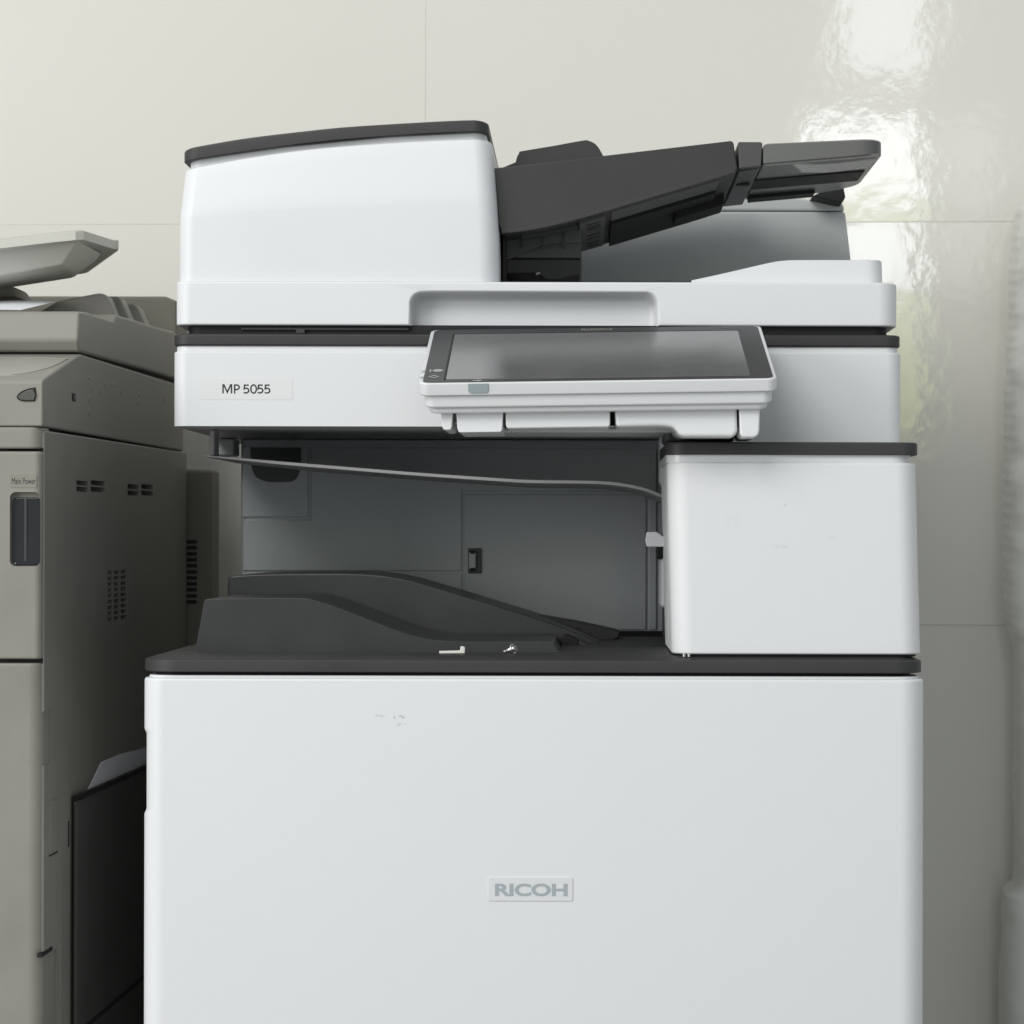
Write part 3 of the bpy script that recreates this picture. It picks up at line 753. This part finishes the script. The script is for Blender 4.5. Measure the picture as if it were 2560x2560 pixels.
def icon_ring(cx, cy, rx, ry, n=14, t=.0007):
    b_ = bmesh.new(); A = []; B = []
    for k in range(n):
        a = 2 * math.pi * k / n
        A.append(b_.verts.new((cx + rx * math.cos(a), cy + ry * math.sin(a), .0008))); B.append(b_.verts.new((cx + (rx - t) * math.cos(a), cy + (ry - t * 1.6) * math.sin(a), .0008)))
    for k in range(n): b_.faces.new((A[k], A[(k + 1) % n], B[(k + 1) % n], B[k]))
    return b_
ic = icon_ring(-hw + .0125, .205 * PL, .0038, .0042, 14, .0010); box(-hw + .0065, -hw + .0075, .205 * PL - .003, .205 * PL + .003, .0006, .0008, bm=ic); box(-hw + .0105, -hw + .0148, .2 * PL, .208 * PL + .001, .0006, .0008, bm=ic)
pobj('printed_icon', ic, ICON, pan)
ic = icon_ring(-hw + .0105, .098 * PL, .0040, .0044, 4, .0010)
pobj('printed_icon', ic, ICON, pan)
ic = icon_ring(lx, .021 * PL, .0026, .0022, 12, .0006); box(lx - .0042, lx - .0026, .021 * PL - .0006, .021 * PL + .0006, .0006, .0008, bm=ic); box(lx - .0004, lx + .0004, .021 * PL - .002, .021 * PL + .002, .0006, .0008, bm=ic)
pobj('printed_icon', ic, ICON, pan)
ic = icon_ring(hw - .0275, .951 * PL, .0030, .0034, 14, .0008); box(hw - .0278, hw - .0272, .951 * PL - .001, .951 * PL + .004, .0006, .0008, bm=ic)
pobj('printed_icon', ic, GOLD, pan)
lettering('panel_lettering', 'RICOH', .0005, .944 * PL, 0, .0245, .0052, GOLD, pan, bold=.03, depth=.0009, M=MP)
# hinge arm below the panel
YJ = -0.030
sl = -15.0 / 900
def arm(name, pts, y0, y1, bev): return obj(name, prism(XZ([(a_, b_ + (a_ - 1490) * sl) for a_, b_ in pts], y0), y0, y1, bev=bev, seg=4), WHITE, cp)
def rbot(x0, x1, z0, z1, r):
    return [(x0, z0), (x1, z0), (x1 - 3, z1 - r)] + [(x1 - 3 - r * .5 + r * .5 * math.cos(R(a)), z1 - r + r * math.sin(R(a))) for a in (30, 60, 90)] + [(x0 + 5 + r * .5 + r * .5 * math.cos(R(a)), z1 - r + r * math.sin(R(a))) for a in (90, 120, 150)] + [(x0 + 4, z1 - r)]
arm('hinge_ear', rbot(1100, 1132, 1015, 1069, 12), YJ, .05, .003)
arm('hinge_barrel', rbot(1139, 1258, 1015, 1076, 10), YJ, .06, .003)
arm('hinge_barrel', [(1262, 1015), (1524, 1015), (1525, 1062), (1520, 1068), (1268, 1068), (1264, 1060)], YJ + .0015, .06, .003)
gr = [(1536, 1015), (1841, 1015), (1843, 1082), (1838, 1094), (1830, 1097), (1705, 1095)] + smooth_poly([(1697, 1089), (1688, 1078), (1678, 1071), (1660, 1068), (1640, 1067)], 3) + [(1540, 1068)]
arm('hinge_arm', gr, YJ + .001, .07, .0035)
arm('hinge_ear', [(1847, 1015), (1900, 1015), (1898, 1082), (1895, 1094), (1886, 1099), (1856, 1099), (1850, 1092)], YJ - .002, .05, .003)
obj('hinge_core', box(X(1128, .03), X(1852, .03), .03, .062, Z(1060, .03), Z(1030, .03), .001), BLACK, cp)
obj('hinge_pin', tube([(X(1130, .022), .022, Z(1058, .022)), (X(1146, .022), .022, Z(1058, .022))], .0016, 10), METAL, cp)
obj('hinge_pin', tube([(X(1838, .022), .022, Z(1046, .022)), (X(1852, .022), .022, Z(1046, .022))], .0016, 10), METAL, cp)
obj('arm_underplate', box(X(1200, .02), X(1690, .02), .022, .12, Z(1081, .022), Z(1070, .022), .001), HINGE, cp)
obj('arm_base', box(X(1662, .05), X(1835, .05), .05, .146, Z(1103, .05), Z(1062, .05), .003), BAYD, cp)
obj('arm_socket', box(X(1776, .045), X(1834, .045), .045, .06, Z(1102, .045), Z(1086, .045), .0008), BLACK, cp)

# ================================================================== THINGS LYING ON THE DECK
# pale L-shaped clip
YL = 0.030
cl = [(1098, 1641), (1163, 1640), (1163, 1639.5), (1152, 1635), (1150, 1622), (1154, 1620.5), (1161, 1622), (1163, 1625), (1163, 1640), (1163, 1641), (1158, 1641)]
cl = [(1098, 1633.5), (1151, 1632), (1151.5, 1622.5), (1155, 1621), (1162, 1623), (1163, 1626), (1162.5, 1639.3), (1099, 1640.0)]
zoff = (zdt + .0003) - Z(1640.0, YL)
pts = [(x, z + zoff) for x, z in XZ(cl, YL)]
tag(obj('plastic_clip', prism(pts, YL, YL + .004, bev=.0005, seg=2), mat('ivory_plastic', (.70, .69, .64), .4)), 'tiny ivory L-shaped plastic clip lying on the charcoal deck', 'clip')
# small screw
sx_ = X(1278, .03)
scr = thing('screw', 'small silver cross-head screw lying on its side on the charcoal deck', 'screw', (sx_, .03, zdt))
ax = Vector((0.86, -0.42, 0.30)).normalized()
hd = Vector((sx_ + .0012, .030, zdt + .0040))
def disc(c, ax, r0, r1, th, n=20):
    u = ax.orthogonal().normalized(); v = ax.cross(u); b_ = bmesh.new()
    rings = []
    for s, r in ((0, r0), (th * .6, r0), (th, r1)):
        rings.append([b_.verts.new(c + ax * s + (u * math.cos(2 * math.pi * k / n) + v * math.sin(2 * math.pi * k / n)) * r) for k in range(n)])
    for a, c2 in zip(rings, rings[1:]):
        for k in range(n): b_.faces.new((a[k], a[(k + 1) % n], c2[(k + 1) % n], c2[k]))
    b_.faces.new(rings[0][::-1]); b_.faces.new(rings[-1]); return b_
obj('washer', disc(hd, ax, .0040, .0039, .0008), METAL, scr)
obj('head', disc(hd + ax * .0009, ax, .0027, .0019, .0019), METAL, scr)
sh = []
for k in range(60):
    t = k / 59; u = ax.orthogonal().normalized(); v = ax.cross(u); a = t * 2 * math.pi * 7
    sh.append(hd - ax * (.0002 + t * .0075) + (u * math.cos(a) + v * math.sin(a)) * .0009)
shb = tube(sh, .0007, 6); join(shb, tube([hd, hd - ax * .0078], .0010, 10))
obj('shank', shb, METAL, scr)
cr = bmesh.new(); u = ax.orthogonal().normalized(); v = ax.cross(u); c0 = hd + ax * .00285
for d1, d2 in ((u, v), (v, u)):
    q = [c0 + d1 * s1 * .0014 + d2 * s2 * .00035 for s1, s2 in ((-1, -1), (1, -1), (1, 1), (-1, 1))]
    cr.faces.new([cr.verts.new(p) for p in q])
obj('cross_slot', cr, BLACK, scr, wn=False)

# ================================================================== THE OLD BEIGE COPIER, LEFT
CX, CY, TAN = -0.418, 0.05, 0.030
TH_ = math.atan(TAN)
bc = thing('office_copier', 'old beige office copier with raised document tray, cut off by the left edge', 'copier', (CX, CY, 0), -TH_)
def SL(px, py, off=0.0):
    """reading on the machine's right side -> (distance back from its front edge, height)"""
    s, c = math.sin(TH_), math.cos(TH_); a = (px - VX) / F
    x0 = CX + off * c; y0 = CY - off * s
    t = (a * (DIST + y0) - x0) / (s - a * c)
    Yw = y0 + t * c
    return (t, ZC + (VY - py) * (DIST + Yw) / F)
def ZF(py): return ZC + (VY - py) * (DIST + CY) / F         # on its front
def XF(px): return (px - VX) * (DIST + CY) / F - CX          # on its front, from the right side inwards (negative)
MW = -0.50
zg = ZF(1074)
# side cover with real vents
side = prism([(0.006, 0.02), (0.006, ZF(1080)), (0.011, ZF(1077.5)), (0.62, ZF(1077.5) + .002), (0.62, 0.02)], -0.03, 0.0, axis='x', bev=.0016)
cut = bmesh.new()
def slot(px0, px1, py0, py1):
    (t0, za), (t1, zb) = SL(px0, py0), SL(px1, py1)
    t0, zt = SL(px0, py0); _, zb0 = SL(px0, py1); t1, _ = SL(px1, py0)
    box(-0.0308, 0.004, t0, t1, zb0, zt, bm=cut)
for bx_, w1, w2, py_ in ((191, 30, 36, 1203), (319, 28, 30, 1212)):
    for r_ in range(2):
        for c_ in range(2):
            slot(bx_ + c_ * (w1 + 6), bx_ + c_ * (w1 + 6) + (w1 if c_ == 0 else w2), py_ + r_ * 16, py_ + r_ * 16 + 12)
t0g = SL(270, 1430)[0]
zt_, zb_g = SL(270, 1430)[1], SL(270, 1561)[1]
for r_ in range(9):
    for c_ in range(3):
        ta, tb_ = SL((270, 285.5, 302)[c_], 1430)[0], SL((282, 299.5, 317)[c_], 1430)[0]
        zz = zt_ - (zt_ - zb_g) * r_ / 9
        box(-0.0308, 0.004, ta, tb_, zz - (zt_ - zb_g) / 9 * .62, zz, bm=cut)
t0_, zt__ = SL(109, 1782); t1_, _ = SL(125, 1782); _, zb__ = SL(109, 1918)
box(-.004, .004, t0_, t1_, zb__, zt__, bm=cut)
t0_, zt__ = SL(109, 2398); t1_, _ = SL(144, 2398); _, zb__ = SL(109, 2620)
box(-.0022, .004, t0_, t1_, zb__, zt__, bm=cut)
sideo = obj('side_cover', boolean(side, cut), BEIGE, bc)
obj('vent_backing', box(-0.0335, -0.0305, 0.03, 0.6, 0.4, ZF(1080) - .01), BLACK, bc)
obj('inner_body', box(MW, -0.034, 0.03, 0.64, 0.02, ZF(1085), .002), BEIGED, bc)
# front panels
def fpanel(name, py1, py0, m=BEIGE, z0=None, yb=.0):
    za = ZF(py1) if z0 is None else z0
    return obj(name, rbox(MW, XF(104), yb, 0.03, za, ZF(py0), .004, .010, e=.002), m, bc)
mid = rbox(MW, XF(103), 0.0, 0.03, ZF(1651), ZF(1131), .004, .0055, e=.002)
rec = prism(rrect(XF(24), XF(99), ZF(1419), ZF(1233), .0045), -0.01, 0.012)
fm = obj('front_cover', boolean(mid, rec), BEIGE, bc)
obj('switch_door', prism(rrect(XF(26), XF(98), ZF(1417), ZF(1246), .004), .0048, .0085, bev=.0008), SMOKEGLASS, fm)
obj('switch_door_rib', box(XF(57), XF(64), .0040, .0052, ZF(1408), ZF(1249), .0006), mat('smoked_rib', (.045, .047, .05), .3), fm)
obj('recess_back', box(XF(22), XF(100.5), .0095, .0125, ZF(1420), ZF(1232)), BLACK, fm)
obj('switch_symbol', box(XF(33), XF(36), .0044, .005, ZF(1413), ZF(1410)), ICON, fm)
obj('power_label', prism(rrect(XF(25), XF(91), ZF(1222), ZF(1189), .001), -.0004, .001), mat('label_beige', (.235, .225, .19), .4), fm)
lettering('power_lettering', 'Main Power', XF(59), ZF(1205.5), -.0004, 60 / K(.05), 15.5 / K(.05), INK, fm, bold=0.0, depth=.0001)
fpanel('front_drawer', 1900, 1661, z0=0.50)
fpanel('control_front', 1124.5, 1070)
for a_, b_ in ((1133, 1122), (1663, 1649)):
    obj('front_gap', box(MW + .01, XF(103.5), .006, .032, ZF(a_), ZF(b_)), BLACK, bc)
obj('front_drawer', rbox(MW, XF(104), 0.0, 0.03, 0.06, 0.496, .004, .010, e=.002), BEIGE, bc)
# features on the side cover, low
def sbox(name, px0, px1, py0, py1, x0, x1, m, parent=bc, bev=.0008):
    t0, zt = SL(px0, py0); t1, _ = SL(px1, py0); _, zb0 = SL(px0, py1)
    return obj(name, box(x0, x1, t0, t1, zb0, zt, bev, seg=2), m, parent)
sbox('side_label_plate', 124, 145, 2006, 2140, -.003, .0012, BEIGE, sideo)
sbox('side_plate_painted_shade', 124, 145, 2140, 2145, -.003, .0004, BLACK, sideo, 0)  # black strip painted as the shade under the label plate
sbox('drawer_end_gap', 105, 132, 2386, 2397, -.003, .0004, BLACK, sideo, 0)
sbox('side_groove', 152, 153.5, 2010, 2600, -.003, .0008, BEIGE, sideo, .0003)
sbox('side_notch', 171.5, 174, 2056, 2120, -.003, .0004, BLACK, sideo, 0)
# rear corner cover with its louvres, stepping out behind the side cover
t_r = SL(477, 1300)[0]
rc0 = 0.625
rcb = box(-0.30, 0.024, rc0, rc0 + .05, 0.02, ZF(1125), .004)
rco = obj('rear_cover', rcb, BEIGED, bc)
for r_ in range(11):
    zz = ZC + (VY - (1352 + r_ * 15)) * (DIST + .68) / F
    obj('louvre', box(-.0135 + .004, .0095, rc0 - .0006, rc0 + .004, zz - .0036, zz), BLACK, rco)
# scanner section and control panel in front of it
u0, z_u0 = 0.0, ZF(1125)
cs = [(0.0, zg + .0016), (-.0005, zg + .003), (-.0005, ZF(958)), (0.002, ZF(951)), SL(150, 922), SL(192, 893), SL(201, 888), (0.60, SL(201, 888)[1]), (0.60, zg + .0016)]
cso = obj('scanner_section', prism(cs, MW, 0.0, axis='x', bev=.0022), BEIGE, bc)
obj('seam_gap', box(MW + .01, -0.006, 0.03, 0.60, zg - .006, zg + .004), BLACK, bc)
# glossy key film lying on the sloping control panel
p0 = Vector((0, .004, ZF(952))); t_, z_ = SL(192, 893); p1 = Vector((0, t_, z_))
ud = (p1 - p0); ulen = ud.length; ud.normalize(); nn = Vector((0, -ud.z, ud.y))
kf = bmesh.new()
edge = smooth_poly([(-.42, .12), (-.06, .12), (-.030, .16), (-.012, .38), (-.006, .62), (-.004, .86)], 5)
ptsk = edge + [(-.030, .92), (-.42, .92)]
for h_ in (.0002, .0010):
    kf.faces.new([kf.verts.new(Vector((a_, 0, 0)) + p0 + ud * (v_ * ulen) + nn * h_) for a_, v_ in ptsk])
fs = list(kf.faces); n_ = len(ptsk); va, vb_ = list(fs[0].verts), list(fs[1].verts)
for i in range(n_): kf.faces.new((va[i], va[(i + 1) % n_], vb_[(i + 1) % n_], vb_[i]))
obj('key_film', kf, KEYS, cso, wn=False)
# oval grip button on the front, edge round the corner
ov = smooth_poly([(88, 971), (66, 976), (50, 984), (42, 993), (43, 1000), (52, 1005), (66, 1006.5), (87, 1005.5)], 5) + [(91, 990)]
obj('button_recess', prism([(XF(a_), ZF(b_)) for a_, b_ in ov], -.0012, .002), BLACK, cso, wn=False)
ov2 = smooth_poly([(84, 976), (68, 979.5), (54, 987), (46, 995), (48, 1000), (55, 1003), (68, 1004.5), (86, 1004)], 5) + [(90, 990)]
obj('grip_button', prism([(XF(a_), ZF(b_)) for a_, b_ in ov2], -.0026, .001, bev=.0006), BTN, cso)
t0, zt = SL(179, 985); t1, _ = SL(188, 985); _, zb0 = SL(179, 1005)
us = obj('usb_port', box(-.002, .0003, t0, t1, zb0, zt, .0001), BLACK, cso)
obj('usb_contact', box(-.001, .0007, t0 + (t1 - t0) * .4, t0 + (t1 - t0) * .75, zb0 + .0015, zt - .0015), BTN, us)
for a_, c_, d_ in ((222, 948, 6), (230, 971, 16), (249, 977, 16), (222, 1000, 12), (262, 964, 5), (280, 966, 8), (303, 985, 14), (347, 990, 6), (222, 1034, 14), (410, 1002, 12), (344, 1010, 10)):
    t_, z_ = SL(a_, c_); hh = d_ * .0003
    b_ = bmesh.new(); bmesh.ops.create_uvsphere(b_, u_segments=10, v_segments=6, radius=1)
    bmesh.ops.transform(b_, matrix=Matrix.Translation((-.0004, t_, z_)) @ Matrix.Diagonal((.0011, .0042, hh, 1)), verts=b_.verts)
    obj('side_dimple', b_, BEIGE, cso, wn=False)
# lid
lt0 = SL(196, 880)[0]
lp = [(lt0, SL(196, 882)[1]), (lt0, ZC + (VY - 790) * (DIST + CY + lt0) / F)]
top = [SL(219, 783), SL(283, 804), SL(291, 789), SL(330, 800), SL(391, 819), SL(434, 830)]
lidp = [(lt0 + .004, SL(200, 883)[1]), (lt0 - .002, top[0][1] - .026), (lt0 + .004, top[0][1] - .002)] + top + [(0.60, top[-1][1] - .004), (0.60, SL(201, 888)[1] + .0048), (0.45, SL(201, 888)[1] + .0046)]
olid = obj('document_lid', prism(lidp, MW, 0.0, axis='x', bev=.0025), BEIGE, bc)
obj('lid_gap', box(MW + .01, -.008, lt0 + .012, 0.60, SL(201, 888)[1] - .004, SL(201, 888)[1] + .008), BLACK, bc)
# everything below is placed in the room's frame, then set into the copier's own frame
MI = (Matrix.Translation((CX, CY, 0)) @ Matrix.Rotation(-TH_, 4, 'Z')).inverted()
def lobj(name, bm, m, parent=bc):
    bmesh.ops.transform(bm, matrix=MI, verts=bm.verts)
    return obj(name, bm, m, parent)
f1 = [(60, 800), (110, 775), (140, 757)] + smooth_poly([(180, 748), (235, 737), (252, 736), (262, 740), (269, 749)], 3) + [(294, 812), (60, 812)]
lobj('paper_guide', prism(XZ(f1, .40), .40, .43, bev=.003), BEIGE)
f2 = [(200, 812), (240, 745), (262, 743), (293, 743), (300, 748), (330, 815)]
lobj('paper_guide', prism(XZ(f2, .445), .445, .475, bev=.002), BEIGE)
f3 = [(280, 820), (308, 770)] + smooth_poly([(312, 764), (322, 762), (334, 763), (343, 770)], 3) + [(366, 822)]
lobj('paper_guide', prism(XZ(f3, .49), .49, .52, bev=.003), BEIGE)
bk = [(-300, 743), (412, 743), (440, 754), (440, 845), (-300, 845)]
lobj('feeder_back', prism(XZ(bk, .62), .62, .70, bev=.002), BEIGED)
# raised document tray
def wing():
    pl = [(X(-330, .30), .30), (X(120, .30), .30), (X(186, .30), .302), (X(203, .30), .308), (X(286, .42), .414), (X(293, .42), .424), (X(292, .43), .432), (X(218, .545), .545), (X(205, .55), .55), (X(-330, .55), .55)]
    zt = [(X(-330, .3), ZC + .243), (X(0, .3), Z(599, .3)), (X(200, .3), Z(576, .3)), (X(293, .42), Z(600, .42))]
    rings = []
    for t, i in ((0, .001), (.06, 0), (.9, 0), (1, .0012)):
        cxm = X(0, .4); cym = .43
        rings.append([(x + (-i if x > cxm else i), y + (i if y < cym else -i), interp(zt, x) - .0090 * (1 - t) + (-.0 if y < .4 else .0)) for x, y in pl])
    return loft(rings)
lobj('document_tray', wing(), BEIGE2)
def underbody():
    top = [(X(-330, .315), .315), (X(186, .315), .315), (X(196, .317), .318), (X(246, .41), .405), (X(250, .42), .42), (X(240, .46), .46), (X(-330, .46), .46)]
    bot = [(X(-330, .33), .33), (X(146, .33), .33), (X(154, .33), .333), (X(184, .40), .395), (X(186, .41), .405), (X(180, .43), .43), (X(-330, .43), .43)]
    ztop = lambda x: interp([(X(-330, .3), ZC + .232), (X(0, .3), Z(626, .3)), (X(200, .3), Z(602, .3)), (X(293, .42), Z(626, .42))], x) + .001
    zbot = lambda x: interp([(X(-330, .33), ZC + .206), (X(0, .33), Z(688, .33)), (X(150, .33), Z(667, .33))], x)
    rings = []
    for t in (0, .05, .12, .9, 1):
        tt = 0 if t == 0 else t
        ins = .002 if t == 0 else .0006 if t == .05 else 0
        rings.append([((b_[0] + (a_[0] - b_[0]) * tt) - (ins if k in (1, 2, 3, 4, 5) else 0), (b_[1] + (a_[1] - b_[1]) * tt) + (ins if k < 3 else 0),
                       zbot(b_[0]) + (ztop(a_[0]) - zbot(b_[0])) * tt) for k, (a_, b_) in enumerate(zip(top, bot))])
    return loft(rings)
lobj('tray_underbody', underbody(), BEIGE2)
lobj('tray_arm', prism(XZ([(-120, 690), (18, 712), (42, 745), (-120, 752)], .42), .42, .5, bev=.003), BEIGE)
# loose sheet on that copier's lid
def sheet(name, A, B, C, D, bow, n=10, curl=0):
    b_ = bmesh.new(); G = []
    for i in range(n + 1):
        row = []
        for j in range(n + 1):
            u, v = i / n, j / n
            p = A.lerp(B, u).lerp(D.lerp(C, u), v); p = p + Vector((0, 0, bow * math.sin(math.pi * u) + curl * (u ** 3) * v))
            row.append(b_.verts.new(p))
        G.append(row)
    for i in range(n):
        for j in range(n): b_.faces.new((G[i][j], G[i + 1][j], G[i + 1][j + 1], G[i][j + 1]))
    r = bmesh.ops.solidify(b_, geom=list(b_.faces), thickness=.0004)
    return b_
def W(px, py, Y): return Vector((X(px, Y), Y, Z(py, Y)))
tag(obj('paper_sheet', sheet('s', W(-230, 800, .27), W(50, 778, .27), W(141, 756, .39), W(-150, 772, .39), .003), PAPER, wn=False), 'white paper sheet lying on top of the beige copier under its raised tray', 'paper')

# dark board leaning against the beige copier's side, with a sheet tucked behind it
bt0, btz = SL(178, 2006); bt1 = SL(380, 1910)[0] + .06
brd = thing('storage_board', 'tall black flat panel standing against the beige copier in the dark gap', 'panel', (CX + .02, CY + .3, 0), 0)
brd['_base'] = (0, 0, 0); brd.location = (CX, CY, 0); brd.rotation_euler = (0, 0, -TH_)
obj('panel_sheet', rbox(0.0022, 0.0052, bt0, bt1, 0.0, btz, .0028, e=.0008, rb=.001), BIN, brd)
obj('top_edge', box(.0018, .0056, bt0 - .0004, bt1, btz - .0002, btz + .0045, .0008), BLACK, brd)
obj('front_edge', tube([(.0040, bt0 - .0003, 0.01), (.0040, bt0 - .0003, btz - .004)], .0011, 8), mat('worn_edge', (.055, .054, .05), .5), brd)
ga = SL(213, 2559); gb = SL(356, 2448)
obj('seam', box(.0046, .0056, bt0 + .01, bt1, ga[1] - .002, ga[1] + .002), BLACK, brd)
ps = [SL(201, 1998), SL(218, 1975), SL(232, 1947), SL(250, 1908), SL(300, 1887), SL(375, 1869), SL(375, 1925)]
shp = prism([(a_, b_) for a_, b_ in ps] + [(ps[-1][0], btz - .06), (ps[0][0], btz - .06)], .0008, .0014, axis='x')
pp = obj('paper_sheet', shp, PAPER, wn=False)
pp.location = Matrix.Translation((CX, CY, 0)) @ Matrix.Rotation(-TH_, 4, 'Z') @ Vector(pp['_base']); pp.rotation_euler = (0, 0, -TH_)
tag(pp, 'greyish paper sheet sticking up over the black panel beside the white copier', 'paper')

# ================================================================== PLASTIC-WRAPPED STACK AT THE RIGHT EDGE
def wrapped():
    Yw = .66
    edge = [(470, 2568), (500, 2532), (640, 2522), (830, 2512), (980, 2503), (1200, 2500), (1380, 2500), (1500, 2505), (1560, 2512), (1610, 2524), (1680, 2530), (1900, 2530), (2215, 2530), (2226, 2526), (2236, 2502), (2300, 2500), (2700, 2500), (3400, 2500)]
    rings = []
    py = 470.0
    x1 = X(2950, Yw)
    ph = 0
    while py < 4200:
        xl = X(interp(edge, py), .735); z = max(Z(py, Yw), .001)
        wob = .0004 * math.sin(ph) if py < 1640 else .0002 * math.sin(ph * 1.7)
        i = max(0, (520 - py) / 50) ** 2 * .02
        ring = []
        for x, y in plan_ring(xl + i, x1 - i, Yw + i, .745 - i, .03, .03, .02, n=8, nx=10):
            nz = noise.noise(Vector((x * 30, y * 30, z * 45))) * .0022 + noise.noise(Vector((x * 9, y * 9 + 4, z * 12))) * .004
            ring.append((x + wob + nz, y - wob + nz, z + .0035 * math.sin(x * 60 + y * 25)))
        rings.append(ring)
        ph += 1.35; py += 6.0 if py < 2700 else 60
    return loft(rings)
wrm = mat('wrapping_film', (0.60, 0.595, 0.555), 0.3, 0.5, 0.0006, 70, 0.04, 9, coat=0.3)
tag(obj('wrapped_stack', wrapped(), wrm), 'tall stack wrapped in ribbed translucent plastic film at the right edge', 'wrapped stack')

for o in bpy.data.objects:
    if '_base' in o: del o['_base']
